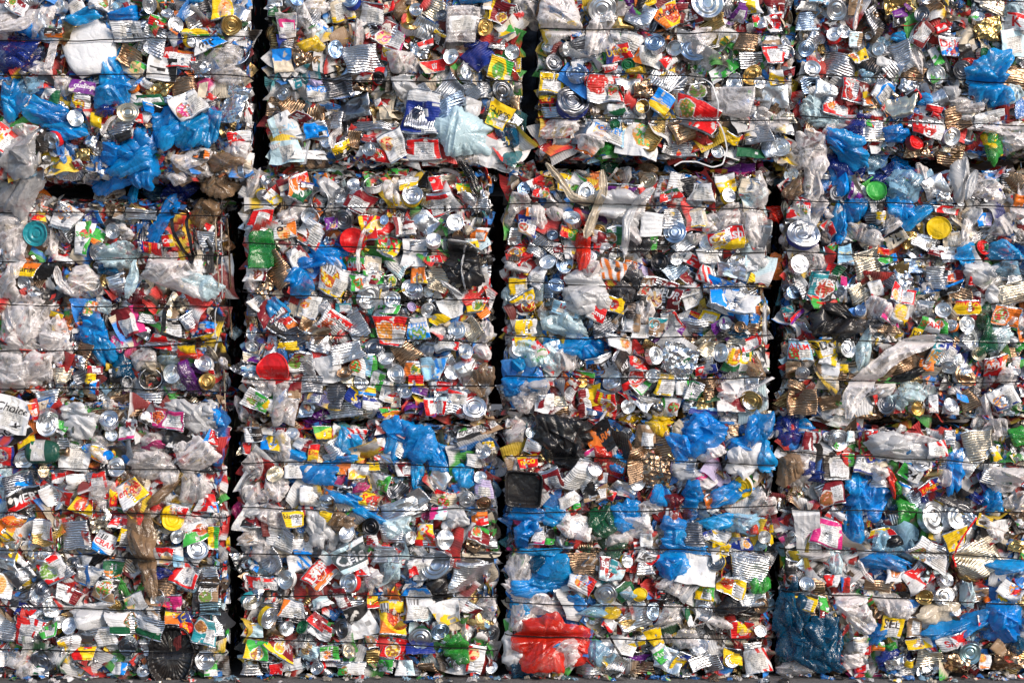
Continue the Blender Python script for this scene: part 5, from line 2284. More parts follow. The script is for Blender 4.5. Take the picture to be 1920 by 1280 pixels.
c 930 1160 110 90 20 w
c 990 1200 100 80 20 w
l 1090 1150 90 70 -10 y k -
e 1085 1170 70 s y
l 1205 1170 120 110 10 w r sn - #white and red can in the lower right corner
l 1040 1240 90 50 0 w s -
c 860 1240 90 60 0 s
c 420 1230 120 60 0 w
c 1180 1110 90 40 0 w
e 480 1190 60 e y
@ 1430 760 2.461
b 120 110 110 130 0 B #dark blue bag at the left edge under the row gap
b 180 90 100 60 0 b
c 190 100 90 50 -5 g
l 215 140 80 100 -5 R w s
e 300 125 60 w s
e 345 150 100 s c #dark silver can end with blue side under the slab
l 400 140 40 50 0 c w -
l 490 140 60 80 0 r g -
b 600 180 250 120 -10 w #white torn film spread beside the red label
b 690 150 160 50 0 h
b 650 220 60 90 0 b
l 785 200 100 80 10 w r sn - #white and red crown label
e 720 250 100 s n
c 850 150 60 80 0 w
c 985 180 130 130 10 e #large crumpled foil can at the upper right of the bottom row
l 1060 220 40 80 30 y w -
b 1080 120 120 110 0 h
b 1160 140 90 110 0 g
e 890 115 20 y y
b 870 290 80 210 0 b
b 930 270 70 70 0 w
b 160 300 170 220 10 h
b 130 280 110 150 0 n #brownish clear film at the left of the fourth bottom bale
b 215 290 100 100 0 B
l 335 280 140 130 -5 k r n - #black and red tomato label behind the can lid
l 390 250 60 60 0 r g -
l 460 270 90 80 -10 w B xn
l 490 240 50 40 0 r B t y:U
l 305 400 120 110 15 R k fn - #dark red and black vegetable label
b 420 360 110 120 0 b
b 480 420 170 110 30 b
b 420 540 100 160 0 b
b 520 480 90 90 0 b #shredded blue bag in the fourth bottom bale
b 590 350 50 130 10 r
b 610 380 40 60 0 g
l 670 310 110 70 -30 w g t k:24 #white label with a green stripe
l 640 380 60 50 -30 w b -
c 700 420 80 80 30 l
l 755 370 110 60 28 r B t y:Unico #red blue and yellow label with bright lettering
b 830 330 60 90 0 h
b 850 350 40 50 0 r
b 530 300 80 90 0 h
c 530 350 80 50 0 w
c 1070 310 190 100 -10 h
b 1090 330 190 100 0 h #long clear film under the upper wire
l 1090 330 90 60 0 G h -
b 1150 440 130 90 0 h
b 1050 440 110 130 10 b
b 980 430 80 40 -30 B
b 650 490 90 110 0 g #bright green translucent bag
l 150 230 1 1 0 s s -
p 200 590 120 220 0 s w n - #tall grey carton with faded print
l 290 580 150 130 -15 m w n - #pink red ribbed label with white torn edge
e 125 600 50 w w
l 330 500 80 60 -30 w r -
l 540 580 110 40 10 r y t y:Un
b 590 630 130 60 0 k
b 550 640 170 100 0 l
b 550 710 210 90 -5 b #light blue bag with glossy folds
e 785 510 150 w w #very large ringed can end in the fourth bottom bale
e 900 510 120 w w
f 900 510 130 80 w
b 880 450 150 50 -20 d
l 880 610 110 90 25 y y x #bright yellow label with barcode corner
l 1010 530 70 60 -20 y k n
l 750 670 170 110 -28 w w nf - #white leaflet with small green picture
y r 8 960 505 900 590 865 650 865 730
c 990 700 220 170 25 e #very wide striped can in the fourth bottom bale
b 1060 560 130 90 -30 h
f 1160 640 70 60 g
b 1120 730 150 70 -5 b #deep blue bag roll at the far right
e 836 790 75 w w #small ringed can end below the leaflet
b 320 710 60 140 10 c
b 260 690 180 60 0 h
s h 26 420 700 450 760 490 800
l 480 690 90 60 0 s w -
l 120 770 60 130 -10 k o f
e 190 810 72 w w #round white can end near the left edge
c 250 830 60 80 0 n
l 310 800 70 60 0 r w -
l 370 820 40 80 0 r b -
c 520 820 130 50 -5 n
l 600 770 90 80 0 w o f
l 700 790 130 110 40 r w -
l 740 780 40 130 -35 k c -
e 735 875 80 g n #dark gold can end in a brown recess
e 830 870 90 h e
b 940 860 60 110 0 c
l 980 870 110 70 10 n r -
e 1025 890 30 o o
l 1130 850 110 80 -30 w b f - #white cup with red and blue stripes
e 1100 880 70 y w
l 1150 850 30 90 -30 r b -
l 180 890 120 80 -10 y k nt k:Pi
c 200 930 90 50 0 n
l 270 920 50 100 0 g R -
b 130 960 130 280 0 t
b 290 1040 150 210 20 t
b 170 1080 240 200 -20 t #large dark teal sheet filling the lower left corner
b 250 1150 260 120 -30 t
b 380 900 130 110 0 h
b 430 980 120 150 20 h #clear sack hanging below the lower wire
b 570 900 150 90 0 h
b 620 930 110 100 0 h
l 580 1010 110 100 -10 y w nt k:SEL #small yellow carton with dark lettering
b 510 1040 100 80 20 b
l 685 1010 70 90 -5 n k n
b 790 950 150 90 0 e
e 880 935 60 w w
b 820 1030 220 70 15 b
b 960 990 170 90 30 b
b 1110 950 160 130 -10 b #blue film heap near the right edge
b 1100 1040 190 80 -10 b
l 1000 980 60 50 20 w r -
b 1170 1100 90 100 0 t
l 870 1080 150 70 15 w r t r:Snort #white packet with small red script
e 940 1130 100 c c #pale teal jar bottom with ridges
k 1080 1110 60 70 50 n n
l 710 1085 110 50 10 y w f
l 440 1090 70 70 0 w e -
l 470 1110 40 60 0 r w -
l 520 1100 60 40 0 o g -
b 580 1100 50 30 20 g
b 560 1160 120 70 30 B
l 1010 1170 60 70 -5 w o f - #white and orange carton at the lower edge
f 600 1180 90 60 w
c 760 1150 120 70 0 e
f 870 1180 130 80 n
f 760 1200 110 60 w
l 670 1180 50 40 0 y k -
f 1120 1170 120 90 n
c 650 1210 100 50 0 w
p 475 1243 180 26 -4 m m - #bright magenta tray lying on the ground
b 400 1170 120 90 0 h
b 140 1210 150 60 0 h
l 450 1200 60 30 20 r w -
"""
# ------------------------------------------------------------------ ground
def asphalt():
    m, nt, ns, ln, bs = new_mat("asphalt")
    geo = nd(nt, "ShaderNodeNewGeometry")
    n = nd(nt, "ShaderNodeTexNoise"); n.inputs["Scale"].default_value = 60; n.inputs["Detail"].default_value = 8
    ln.new(geo.outputs["Position"], n.inputs["Vector"])
    n2 = nd(nt, "ShaderNodeTexNoise"); n2.inputs["Scale"].default_value = 3; n2.inputs["Detail"].default_value = 5
    ln.new(geo.outputs["Position"], n2.inputs["Vector"])
    r = nd(nt, "ShaderNodeValToRGB"); r.color_ramp.elements[0].color = (.05, .05, .055, 1); r.color_ramp.elements[1].color = (.20, .19, .185, 1)
    r.color_ramp.elements[0].position = .3; r.color_ramp.elements[1].position = .7
    ln.new(math_node(nt, 'MULTIPLY_ADD', n.outputs[0], .5, math_node(nt, 'MULTIPLY', n2.outputs[0], .5)), r.inputs[0])
    ln.new(r.outputs[0], bs.inputs["Base Color"]); bs.inputs["Roughness"].default_value = .85
    bp = nd(nt, "ShaderNodeBump"); bp.inputs["Distance"].default_value = .006; ln.new(n.outputs[0], bp.inputs["Height"]); ln.new(bp.outputs[0], bs.inputs["Normal"])
    return m
MATS.append(asphalt())
def ground():
    g = Geo()
    xs = np.array([-900, -60, -8, -4, -2, 0, 2, 4, 8, 60, 900.]); X, Y = np.meshgrid(xs, xs)
    P = np.stack([X, Y, X * 0], -1); g.add(P, grid_faces(11, 11), rgba((.1, .1, .1)), P, 7)
    o = g.build("ground"); o["kind"] = "structure"; o["label"] = "grey asphalt yard in front of the stacked bales"
ground()

# ------------------------------------------------------------------ bales: body + wires
WIRE = new_mat("black_wire"); WIRE[4].inputs["Base Color"].default_value = (.012, .011, .012, 1); WIRE[4].inputs["Metallic"].default_value = .6; WIRE[4].inputs["Roughness"].default_value = .5
MATS.append(WIRE[0]); MATS.append(M_THICK); MATS.append(M_END)
def bale_body(x0, x1, z0, z1, y0, y1, rng, inset=.022):
    g = Geo(); n = 26
    u = np.linspace(0, 1, n); X, Z = np.meshgrid(x0 + inset + (x1 - x0 - 2 * inset) * u, z0 + inset * .6 + (z1 - z0 - 1.6 * inset) * u)
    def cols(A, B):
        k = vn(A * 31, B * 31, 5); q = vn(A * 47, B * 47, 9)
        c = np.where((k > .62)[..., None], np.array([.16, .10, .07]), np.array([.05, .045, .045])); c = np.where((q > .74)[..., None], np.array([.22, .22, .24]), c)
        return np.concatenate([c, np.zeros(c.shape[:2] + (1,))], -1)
    edge = np.minimum(np.minimum(u, 1 - u)[None, :], np.minimum(u, 1 - u)[:, None])
    F = y0 + .045 + .02 * (fbm(X * 9, Z * 9, 2) - .5) + .03 * np.exp(-edge * 22)
    g.add(np.stack([X, F, Z], -1), grid_faces(n, n), cols(X, Z), np.stack([X, F, Z * 0], -1), PAPER)
    m = 16; t = np.linspace(0, 1, m)[None, :]
    for sl in ((0, slice(None)), (-1, slice(None)), (slice(None), 0), (slice(None), -1)):
        ex, ey, ez = X[sl][:, None], F[sl][:, None], Z[sl][:, None]
        Yg = ey + (y1 - ey) * t; w = .010 * (fbm(Yg * 14, ex * 9 + ez * 14, 6) - .5) * np.minimum(1, t * 8)
        horiz = sl[0] in (0, -1) and isinstance(sl[1], slice)
        Px = ex + (0 if horiz else w); Pz = ez + (w if horiz else 0)
        P = np.stack(np.broadcast_arrays(Px, Yg, Pz), -1)
        g.add(P, grid_faces(n, m), cols(Yg, Px + Pz), P, PAPER)
    P = np.stack([X, X * 0 + y1, Z], -1); g.add(P, grid_faces(n, n), cols(X, Z), P, PAPER)
    return g
def wire_geo(b, bi, l, r, rng):
    n = 150; px = np.linspace(b[0] - 1, b[1] + 1, n); t = (px - b[0]) / (b[1] - b[0])
    py = l + (r - l) * t + 3.4 * np.sin(t * math.pi) * rng.normal() + 5.0 * (vn(px / 45, px * 0, int(rng.integers(99))) - .5)
    x = wx(px); z = wz(py)
    y = b[4] - .041 - .007 * vn(px / 40, py * 0 + l, 3) + .020 * np.exp(-np.minimum(px - b[0], b[1] - px) / 5)
    back = np.linspace(.03, .9, 20)
    x = np.r_[np.full(20, x[0] - .001), x, np.full(20, x[-1] + .001)]; z = np.r_[np.full(20, z[0]), z, np.full(20, z[-1])]; y = np.r_[y[0] + back[::-1], y, y[-1] + back]
    C = np.stack([x, y, z], -1); T = np.gradient(C, axis=0); T /= np.linalg.norm(T, axis=1)[:, None] + 1e-9
    up = np.array([0, 0, 1.0]); S = np.cross(T, up); S /= np.linalg.norm(S, axis=1)[:, None] + 1e-9; Uv = np.cross(S, T)
    a = np.linspace(0, 2 * math.pi, 8, endpoint=False); R = .0023
    P = C[:, None, :] + R * (np.cos(a)[None, :, None] * S[:, None, :] + np.sin(a)[None, :, None] * Uv[:, None, :])
    g = Geo(); g.add(P, grid_faces(len(C), 8, True), rgba((.01, .01, .01)), P, 8); return g
for bi, b in enumerate(BALES):
    rng = np.random.default_rng(50 + bi)
    x0, x1 = wx(b[0]), wx(b[1]); z0, z1 = wz(b[3]), wz(b[2])
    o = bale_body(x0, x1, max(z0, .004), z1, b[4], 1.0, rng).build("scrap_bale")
    o["label"] = f"{b[6]}: {b[7]}"; o["category"] = "bale"; o["group"] = "bales of crushed packaging stacked three high"
    for l, r in b[5]:
        wire_geo(b, bi, l, r, rng).build("baling_wire", parent=o)
for i in range(5):  # added back row: blocks sky light so the gaps stay black
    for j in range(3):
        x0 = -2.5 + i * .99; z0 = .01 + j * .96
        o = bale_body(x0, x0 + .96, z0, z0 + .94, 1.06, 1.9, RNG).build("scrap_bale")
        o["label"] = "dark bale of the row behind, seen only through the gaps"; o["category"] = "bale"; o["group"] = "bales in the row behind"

# ------------------------------------------------------------------ read the list of things
ITEMS = []
def parse():
    ox = oy = 0; sc = 1
    for line in DATA.strip().splitlines():
        line = line.strip()
        if not line:
            continue
        body, _, desc = line.partition('#'); desc = desc.strip(); tk = body.split(); k = tk[0]
        if k == '@':
            ox, oy, sc = map(float, tk[1:4]); continue
        if k in 'sy':
            v = list(map(float, tk[3:])); pts = [(ox + v[i] / sc, oy + v[i + 1] / sc) for i in range(0, len(v) - 1, 2)]
            a = np.array(pts); c = a.mean(0)
            ITEMS.append(dict(k=k, x=c[0], y=c[1], w=np.ptp(a[:, 0]) + 8, h=np.ptp(a[:, 1]) + 8, rot=0, col=tk[1], acc='-', pts=pts, wd=float(tk[2]) / sc, desc=desc, text='', tcol='k', des=''))
            continue
        x = ox + float(tk[1]) / sc; y = oy + float(tk[2]) / sc
        if k in 'eod':
            d = float(tk[3]) / sc
            if d < 5 or ('#' in line and not desc and k == 'e'):
                continue
            ITEMS.append(dict(k=k, x=x, y=y, w=d, h=d, rot=0, col=tk[4], acc=(tk[5] if len(tk) > 5 else 'w'), desc=desc, text='', tcol='k', des=''))
            continue
        w, h = float(tk[3]) / sc, float(tk[4]) / sc
        if w < 3:
            continue
        if k == 'f':
            ITEMS.append(dict(k=k, x=x, y=y, w=w, h=h, rot=float(RNG.normal() * 20), col=tk[5], acc='-', desc=desc, text='', tcol='k', des='')); continue
        rot = float(tk[5]); rest = tk[6:]; text = ''; tcol = 'k'; r2 = []
        for q in rest:
            mm = re.match(r'^([a-zA-Z]):(.+)$', q)
            if mm:
                tcol, text = mm.group(1), ('' if mm.group(2) == '-' else mm.group(2))
            else:
                r2.append(q)
        col = r2[0]; acc = r2[1] if len(r2) > 1 else col; des = r2[2] if len(r2) > 2 else '-'
        if acc == '-':
            acc = col
        ITEMS.append(dict(k=k, x=x, y=y, w=w, h=h, rot=rot, col=col, acc=acc, des=des, text=text, tcol=tcol, desc=desc))
parse()
# past about 300 of a kind the smallest go into the mass of scraps
ls = sorted([i for i, t in enumerate(ITEMS) if t['k'] == 'l' and not t['desc'] and not t['text']], key=lambda i: -ITEMS[i]['w'] * ITEMS[i]['h'])
n_named = sum(1 for t in ITEMS if t['k'] == 'l' and (t['desc'] or t['text']))
for i in ls[max(0, 298 - n_named):]:
    ITEMS[i]['mass'] = True

# ------------------------------------------------------------------ names and labels
def noun_of(t):
    k, c, a, d = t['k'], t['col'], t['acc'], t['desc']
    S = t['w'] * t['h']
    size = 'small ' if S < 900 else ('large ' if S > 5200 else '')
    two = lambda: CW.get(c, 'grey') if a == c or a == '-' else f"{CW.get(c, 'grey')} and {CW.get(a, 'white')}"
    if k == 'l':
        nm = 'carton' if 'carton' in d else ('wrapper' if re.search('wrapper|pack|bag|sack', d) else 'labelled_can')
        extra = ' striped' if 's' in t['des'] else (' lettered' if t['text'] else (' barcoded' if 'x' in t['des'] else (' food picture' if 'f' in t['des'] else (' panelled' if 'n' in t['des'] else ''))))
        return nm, 'can' if nm == 'labelled_can' else nm, size + two() + extra + (' can label' if nm == 'labelled_can' else ' ' + nm)
    if k == 'c':
        return 'crushed_can', 'can', size + (TW.get(c) or CW.get(c)) + ' crushed can'
    if k in 'eo':
        return 'round_can', 'can', size + (TW.get(c) or CW.get(c)) + (' open can mouth' if k == 'o' else ' can end') + (f" with {CW[a]} side" if a in 'rRygGbBotpcmeno' and a in CW and a != c else '')
    if k == 'd':
        return 'jar_lid', 'lid', size + CW[c] + ' plastic lid'
    if k == 'f':
        return 'foil_scrap', 'foil', size + (TW.get(c) or CW.get(c)) + ' crumpled foil'
    if k == 'p':
        return ('carton' if 'carton' in d else 'paper_scrap'), ('carton' if 'carton' in d else 'paper'), size + two() + ' crumpled sheet'
    if k == 'b':
        if c in 'hlc':
            return 'plastic_film', 'film', size + CW[c] + (' film' if c == 'h' else ' film bunch')
        return 'plastic_bag', 'bag', size + CW[c] + ' crumpled bag film'
    if k == 's':
        return 'film_strip', 'film', CW[c] + ' twisted film strip'
    if k == 'y':
        return 'strap', 'strap', CW[c] + ' loose strap'
    if k == 'k':
        return ('plastic_bottle' if 'bottle' in d else 'plastic_container'), ('bottle' if 'bottle' in d else 'container'), size + CW[c] + ' crushed plastic container'
    if k == 'x':
        return 'gas_cylinder', 'cylinder', 'green gas cylinder'
    return 'plastic_tray', 'tray', 'black plastic tray'
used = set()
LM = []
for t in ITEMS:
    t['name'], t['cat'], t['noun'] = noun_of(t)
    if t['desc']:
        nw = len(t['desc'].split())
        if nw <= 7 and not re.search(r'\b(above|below|beside|right|left|at|in|near|under|over|between|hanging|just|behind|deep|on|just)\b', t['desc']):
            LM.append(t)
SHORTB = ['the top left bale', 'the upper second bale', 'the upper third bale', 'the top right bale', 'the middle left bale', 'the middle second bale', 'the middle third bale', 'the middle right bale',
          'the bottom left bale', 'the bottom second bale', 'the bottom third bale', 'the bottom right bale']
def where(dx, dy):
    a = math.degrees(math.atan2(-dy, dx)) % 360
    return ['right of', 'up and right of', 'above', 'up and left of', 'left of', 'down and left of', 'below', 'down and right of'][int((a + 22.5) // 45) % 8]
def make_label(t):
    bi = t['b']
    if t['desc']:
        for s in (t['desc'], f"{t['desc']}, {SHORTB[bi]}"):
            if 4 <= len(s.split()) <= 16 and s not in used and not (s is t['desc'] and len(s.split()) < 9):
                used.add(s); return s
    base = t['desc'] if t['desc'] and len(t['desc'].split()) < 6 else t['noun']
    for L in sorted(LM, key=lambda q: (q['x'] - t['x']) ** 2 + (q['y'] - t['y']) ** 2)[:26]:
        if L is t:
            continue
        dx, dy = t['x'] - L['x'], t['y'] - L['y']; d = math.hypot(dx, dy)
        s = f"{base} {'just ' if d < 70 else ('' if d < 190 else 'well ')}{where(dx, dy)} the {L['desc']}"
        if len(s.split()) <= 16 and s not in used:
            used.add(s); return s
    s = f"{base} in {SHORTB[bi]}"; used.add(s); return s

# ------------------------------------------------------------------ build the things
OFF = dict(c=.013, l=.019, e=.027, o=.024, f=.012, p=.018, k=.018, d=.030, x=.030, z=.030, T=.030, b=.024, s=.050, y=.052)
GROUPS = dict(labelled_can='printed tins pressed into the bales', crushed_can='bare crushed tins in the bales', round_can='tins seen end on', plastic_film='scraps of clear film', plastic_bag='coloured plastic bags',
              carton='crushed cartons', wrapper='printed wrappers', paper_scrap='crumpled sheets', foil_scrap='crumpled foil pieces', film_strip='twisted strips of film', strap='loose straps', jar_lid='plastic lids',
              plastic_container='crushed plastic containers', plastic_bottle='crushed bottles', plastic_tray='black plastic trays')
MASS = Geo()
for idx, t in enumerate(ITEMS):
    rng = np.random.default_rng(1000 + idx)
    k = t['k']; w, h = t['w'] * PX, t['h'] * PX; S = min(w, h)
    bi = bale_at(t['x'], t['y']); t['b'] = bi
    B_ = BALES[bi]; hw = abs(t['w'] / 2 * math.cos(math.radians(t['rot']))) + abs(t['h'] / 2 * math.sin(math.radians(t['rot'])))
    if B_[0] < t['x'] < B_[1] and hw < 60 and 'gap' not in t['desc'] and k not in 'sy':      # keep the gaps between the columns clear
        m_ = hw * .86
        t['x'] = min(max(t['x'], B_[0] + min(m_, 40)), B_[1] - min(m_, 40))
    if k in 'lce' and t['h'] < 70 and B_[2] + 4 < t['y'] < B_[3] - 4 and 'gap' not in t['desc']:
        hv = abs(t['h'] / 2 * math.cos(math.radians(t['rot']))) + abs(t['w'] / 2 * math.sin(math.radians(t['rot']))) if k != 'e' else t['w'] / 2
        t['y'] = min(max(t['y'], B_[2] + hv + 2), B_[3] - hv - 2)
    fy = float(face_y(wx(t['x']), wz(t['y']), bi))
    fy = min(fy, BALES[bi][4] + .068)
    off = OFF[k] + (.008 if t['desc'] and k == 'b' else 0) + .010 * max(0, 1 - S / .22) + (.008 if t['desc'] else 0) + .007 * rng.random() + .000003 * idx
    if k == 'b' and S > .3:
        off += .008
    y = fy - off
    amp = dict(c=1.0, l=.95, e=.35, o=.55, f=1, p=.7, k=.5, d=.55, x=.0, z=.6, T=.15, b=.5, s=0, y=0)[k]
    ctx = dict(b=bi, cr=None, desc=t['desc'])
    if k in 'sy':
        rot = 0; tx = ty = 0
    else:
        tl = dict(e=.34, o=.34, d=.15, c=.26, l=.24).get(k, .14)
        if S > .14:
            tl *= .5
        tx, ty = float(np.clip(rng.normal() * tl, -.6, .6)), float(np.clip(rng.normal() * tl, -.6, .6)); rot = t['rot'] + (rng.random() * 360 if k in 'eo' else 0)
        if k in 'eo':
            tx -= .10
    M = frame_at(t['x'], t['y'], y, 0 if k in 'sy' else rot, tx, ty)
    ctx['M'] = M; ctx['Mi'] = M.inverted()
    if k not in 'sybf':
        ctx['cr'] = Crush(w, h, rng, amp * 1.1, .35 if k in 'eodxzT' else 1.0, .0030 if k in 'clp' else .0018 if k not in 'dx' else .0004)
    lab = (t['col'], t['acc'], t['des'], t['text'], t['tcol']) if k in 'lp' else None
    if k == 'c':
        parts = b_can(w, h, t['col'], None, rng, ctx, ribs=float(rng.choice([.95, .95, .8, .3, .0], p=[.35, .2, .15, .15, .15])))
    elif k == 'l':
        parts = b_can(w, h, 's', lab, rng, ctx)
    elif k in 'eo':
        parts = b_end(w, t['col'], t['acc'], rng, ctx, k == 'o')
    elif k == 'd':
        parts = b_lid(w, t['col'], rng, ctx)
    elif k == 'f':
        parts = b_foil(w, h, t['col'], rng, ctx)
    elif k == 'p':
        parts = b_flat(w, h, t['col'], lab, rng, ctx, PLAST if t['col'] in 'km' else PAPER)
    elif k == 'b':
        parts = b_film(w, h, t['col'], rng, ctx, accent='y' if 'green and yellow' in t['desc'] else None)
    elif k in 'sy':
        P = [((a - t['x']) * PX, -(q - t['y']) * PX) for a, q in t['pts']]
        parts = ribbon(P, t['wd'] * PX, t['col'], rng, k == 's', ctx)
    elif k == 'k':
        parts = b_pack(w, h, t['col'], t['acc'], rng, ctx)
    elif k == 'x':
        parts = b_cylinder(w, h, t['col'], rng, ctx)
    else:
        parts = b_tray(w, h, t['col'], k == 'z', rng, ctx)
    if t.get('mass'):
        A = np.array(M)
        for _, g in parts:
            for P, F, C, U, mm in zip(g.P, g.F, g.C, g.U, g.M):
                MASS.P.append(P @ A[:3, :3].T + A[:3, 3]); MASS.C.append(C); MASS.U.append(U)
            for F, mm in zip(g.F, g.M):
                MASS.F.append(F + MASS.n); MASS.M.append(mm)
            MASS.n += g.n
        continue
    root = None; made = {}
    for nm, g in sorted(parts, key=lambda q: 0 if q[0] is None else (2 if '>' in q[0] else 1)):
        if nm is not None and '>' in nm:
            top, sub = nm.split('>'); g.build(sub, parent=made[top])
        elif nm is None:
            root = g.build(t['name'], matrix=M)
            root["label"] = make_label(t); root["category"] = t['cat']
            if t['name'] in GROUPS:
                root["group"] = GROUPS[t['name']]
        else:
            made[nm] = g.build(nm, parent=root)

# ------------------------------------------------------------------ the uncountable rest: crushed bits packed between and behind the things
def template(kind, rng):
    if kind == 'sheet':
        ny, nx = 11, 12; w, h = 1, .75 + .25 * rng.random()
        S = front_sheet(w, h, .22, nx, ny, .55, .8, 1, 1, 0)
        cr = Crush(w, h, rng, 1.6, 1.6, .03, 1.3); P = cr(S); F = grid_faces(ny, nx)
    elif kind == 'round':
        n = 22; E = polar([(.5, -.35), (.49, -.05), (.505, .0), (.49, .022), (.47, 0), (.45, -.03)] + [(q, -.02 + .014 * math.sin(q * 40)) for q in np.linspace(.42, .02, 9)], n, .75 + .25 * rng.random())
        cr = Crush(1, 1, rng, .5, .6, .01, 1.3); P = cr(E); F = grid_faces(len(E), n, True)[:, ::-1]
    else:
        n = 20; th = np.linspace(0, 2 * math.pi, n, endpoint=False); r = np.linspace(.03, 1, 9)[:, None]
        o = .5 * (.65 + .7 * fbm(np.cos(th) * 2 + 4, np.sin(th) * 2 + 4, int(rng.integers(99)), 3))[None, :]
        X = r * o * np.cos(th); Y = r * o * np.sin(th); sd = int(rng.integers(99))
        P = np.stack([X, Y, .35 * (ridged(X * 2, Y * 5, sd, 2) - .4) - .15 * r ** 4 * np.ones_like(X)], -1); F = grid_faces(9, n, True)
    return P, F
TPL = {k: [template(k, RNG) for _ in range(14)] for k in ('sheet', 'round', 'film')}
HX = np.array([[t['x'], t['y']] for t in ITEMS]); HC = [(t['k'], t['col'], t['acc']) for t in ITEMS]
def scatter(pos, scale, normal_rot, g, bis=None, kinds=(.66, .14, .20), px=None, tilt=.35):
    """pos (N,3) world; normal_rot 3x3: turns local z out of the surface"""
    N = len(pos); kk = RNG.choice(3, N, p=kinds); tp = RNG.integers(0, 14, N)
    for ki, kind in enumerate(('sheet', 'round', 'film')):
        for ti in range(14):
            ix = np.where((kk == ki) & (tp == ti))[0]
            if not len(ix):
                continue
            P, F = TPL[kind][ti]; sh = P.shape[:2]; P = P.reshape(-1, 3); n = len(P)
            m = len(ix); a = RNG.random(m) * 2 * math.pi; tx = RNG.normal(size=m) * tilt; ty = RNG.normal(size=m) * tilt
            ca, sa = np.cos(a), np.sin(a)
            Rz = np.zeros((m, 3, 3)); Rz[:, 0, 0] = ca; Rz[:, 0, 1] = -sa; Rz[:, 1, 0] = sa; Rz[:, 1, 1] = ca; Rz[:, 2, 2] = 1
            Rx = np.zeros((m, 3, 3)); Rx[:, 0, 0] = 1; Rx[:, 1, 1] = np.cos(tx); Rx[:, 1, 2] = -np.sin(tx); Rx[:, 2, 1] = np.sin(tx); Rx[:, 2, 2] = np.cos(tx)
            Ry = np.zeros((m, 3, 3)); Ry[:, 1, 1] = 1; Ry[:, 0, 0] = np.cos(ty); Ry[:, 0, 2] = np.sin(ty); Ry[:, 2, 0] = -np.sin(ty); Ry[:, 2, 2] = np.cos(ty)
            R = np.einsum('ij,njk,nkl,nlq->niq', normal_rot, Rx, Ry, Rz)
            Q = np.einsum('nij,pj->npi', R, P) * scale[ix][:, None, None] + pos[ix][:, None, :]
            U = (P[None] * scale[ix][:, None, None]); U = U + 0 * Q
            C = np.zeros((m, n, 4)); mt = np.zeros(m, int)
            for j, q in enumerate(ix):
                if px is not None:
                    d = ((HX - px[q]) ** 2).sum(1); near = np.argpartition(d, 5)[:5]; hk, hc, ha = HC[near[RNG.integers(5)]]
                else:
                    hk, hc, ha = HC[RNG.integers(len(HC))]
                if kind == 'film':
                    c = PAL[hc] if hk == 'b' else PAL[('h', 'h', 'w', 'e', 'b', 'l')[RNG.integers(6)]]
                    mt[j] = (FILM if (hk == 'b' and hc in 'hlc') or RNG.random() < .35 else BAG); C[j, :, :3] = np.array(c) * (.7 + .3 * RNG.random())
                elif kind == 'round':
                    c = TONE[('s', 's', 'w', 'g', 'd', 'b', 'e')[RNG.integers(7)]]; mt[j] = METAL; C[j, :, :3] = c
                elif hk == 'b' and hc != 'h' and RNG.random() < .5:
                    mt[j] = BAG; C[j, :, :3] = np.array(PAL[hc]) * (.8 + .4 * RNG.random())
                else:
                    if hk in 'lp' and RNG.random() < .8 or RNG.random() < .60:
                        if hk not in 'lp':
                            hc, ha = 'rwwwRrRbkwenewryrn'[RNG.integers(18)], 'wwrRksgbwer'[RNG.integers(11)]
                        if hc in 'ygGom' and RNG.random() < .5:
                            hc = 'wwrsRekw'[RNG.integers(8)]
                        ca_, cb_ = np.array(PAL[hc]), np.array(PAL[ha]); mt[j] = PRINT
                        z = P[:, 0] * math.cos(a[j] * 3) + P[:, 1] * math.sin(a[j] * 3)
                        C[j, :, :3] = np.where((np.sin(z * (3 + 9 * RNG.random()) + a[j] * 5) > .2)[:, None], ca_, cb_); C[j, :, 3] = .5
                    else:
                        mt[j] = METAL if RNG.random() < .8 else FOIL; C[j, :, :3] = TONE['sswbdgsendn'[RNG.integers(11)]]; C[j, :, 3] = (0, 0, .9)[RNG.integers(3)]
            lum = C[..., :3].mean(-1, keepdims=True); C[..., :3] = lum + (C[..., :3] - lum) * .95; C[..., :3] = C[..., :3] * (.52 + .45 * RNG.random((m, 1, 1))) + np.array([.03, .025, .02])
            if bis is not None:
                for bi in np.unique(bis[ix]):
                    s_ = bis[ix] == bi; I = np.eye(4); Q[s_] = pinch(Q[s_], I, I, int(bi))
            FF = (F[None] + (np.arange(m) * n)[:, None, None]).reshape(-1, 4)
            g.P.append(Q.reshape(-1, 3)); g.F.append(FF + g.n); g.C.append(C.reshape(-1, 4)); g.U.append(U.reshape(-1, 3)); g.M.append(np.repeat(mt, len(F))); g.n += m * n
NF = np.array([[1, 0, 0], [0, 0, -1], [0, 1, 0.]])
BIG = np.array([[t['x'], t['y'], t['w'], t['h']] for t in ITEMS if (t['k'] in 'Tzdxk' or (t['desc'] and t['k'] in 'lpbecf')) and min(t['w'], t['h']) > 24])
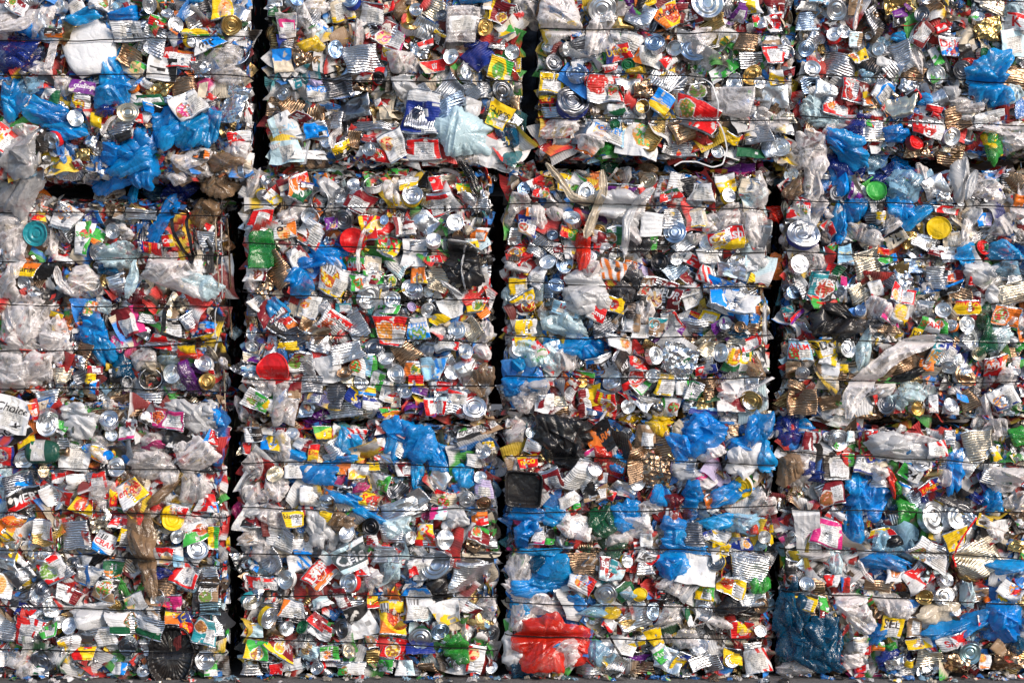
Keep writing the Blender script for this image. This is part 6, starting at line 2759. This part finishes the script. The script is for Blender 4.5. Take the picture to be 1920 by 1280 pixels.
def fill_faces(step, s0, s1, d0, d1, kinds, tilt):
    pts = []; sc = []; bb = []; pp = []
    for bi, b in enumerate(BALES):
        xs = np.arange(max(b[0], -130) + 5, b[1] - 3, step); ys = np.arange(max(b[2], -30) + 5, min(b[3], 1290) - 3, step)
        X, Y = np.meshgrid(xs, ys); X = (X + (RNG.random(X.shape) - .5) * step * 1.2).ravel(); Y = (Y + (RNG.random(Y.shape) - .5) * step * 1.2).ravel()
        q = s0 + (s1 - s0) * RNG.random(X.shape) ** 1.5; X = np.clip(X, b[0] + 1 + q * .42, b[1] - 1 - q * .42); Y = np.clip(Y, b[2] + 6 + q * .42, b[3] - (6 if bi < 8 else 0) - q * .42)
        ok = (Y - b[2] > 7) & (b[3] - Y > 7)
        if s0 < 40:
            X, Y, q = X[ok], Y[ok], q[ok]
        if s0 < 40:      # nothing small lies over the large things
            d = (np.abs(X[:, None] - BIG[None, :, 0]) / (BIG[None, :, 2] * .46)) ** 2 + (np.abs(Y[:, None] - BIG[None, :, 1]) / (BIG[None, :, 3] * .46)) ** 2
            ok = (d > 1).all(1); X, Y, q = X[ok], Y[ok], q[ok]
        x, z = wx(X), wz(Y); y = face_y(x, z, bi) - d0 - (d1 - d0) * RNG.random(X.shape)
        pts.append(np.stack([x, y, z], -1)); sc.append(q * PX); bb.append(np.full(len(X), bi)); pp.append(np.stack([X, Y], -1))
    scatter(np.concatenate(pts), np.concatenate(sc), NF, MASS, np.concatenate(bb), kinds, np.concatenate(pp), tilt)
fill_faces(29, 40, 78, -.030, -.006, (.76, .12, .12), .32)
fill_faces(21, 18, 38, -.014, .006, (.76, .11, .13), .55)
fill_faces(18, 9, 20, -.004, .014, (.78, .05, .17), .75)
# the sides that face the gaps, and the undersides and tops of the bales
for bi, b in enumerate(BALES):
    x0, x1 = wx(b[0]), wx(b[1]); z0, z1 = max(wz(b[3]), .01), min(wz(b[2]), 2.75)
    for xs, nx_ in ((x0, -1), (x1, 1)):
        N = 420; u = RNG.random(N) ** 1.6
        pos = np.stack([np.full(N, xs - nx_ * .034) + RNG.normal(size=N) * .003, b[4] + .02 + .55 * u, z0 + (z1 - z0) * RNG.random(N)], -1)
        R = np.array([[0, 0, nx_], [0, 1, 0], [-nx_, 0, 0.]]); R = np.array([[0., 0, nx_], [nx_, 0, 0], [0, 1, 0]])
        scatter(pos, (.03 + .045 * RNG.random(N)), R, MASS, None, (.8, .08, .12), None, .12)
    for zs, nz in ((z0, -1), (z1, 1)):
        if zs > 2.6 or zs < .05 and nz < 0:
            continue
        N = 260; pos = np.stack([np.maximum(x0, -2.1) + (np.minimum(x1, 2.1) - np.maximum(x0, -2.1)) * RNG.random(N), b[4] + .01 + .3 * RNG.random(N) ** 1.5, np.full(N, zs - nz * .012)], -1)
        R = np.array([[1., 0, 0], [0, -nz, 0], [0, 0, nz]]); R = np.array([[1., 0, 0], [0, nz, 0], [0, 0, nz]])
        scatter(pos, (.03 + .05 * RNG.random(N)), R, MASS, None, (.65, .05, .30), None, .25)
# litter at the foot of the stack
N = 260
pos = np.stack([RNG.random(N) * 4.2 - 2.1, -.03 - .10 * RNG.random(N) ** 2, .004 + .012 * RNG.random(N)], -1)
scatter(pos, .012 + .03 * RNG.random(N), np.eye(3), MASS, None, (.5, .05, .45), None, .2)
o = MASS.build("crushed_scraps"); o["kind"] = "stuff"; o["label"] = "mass of crushed tin, label and film scraps packed between the things"
print("things", len(ITEMS), "mass verts", MASS.n)
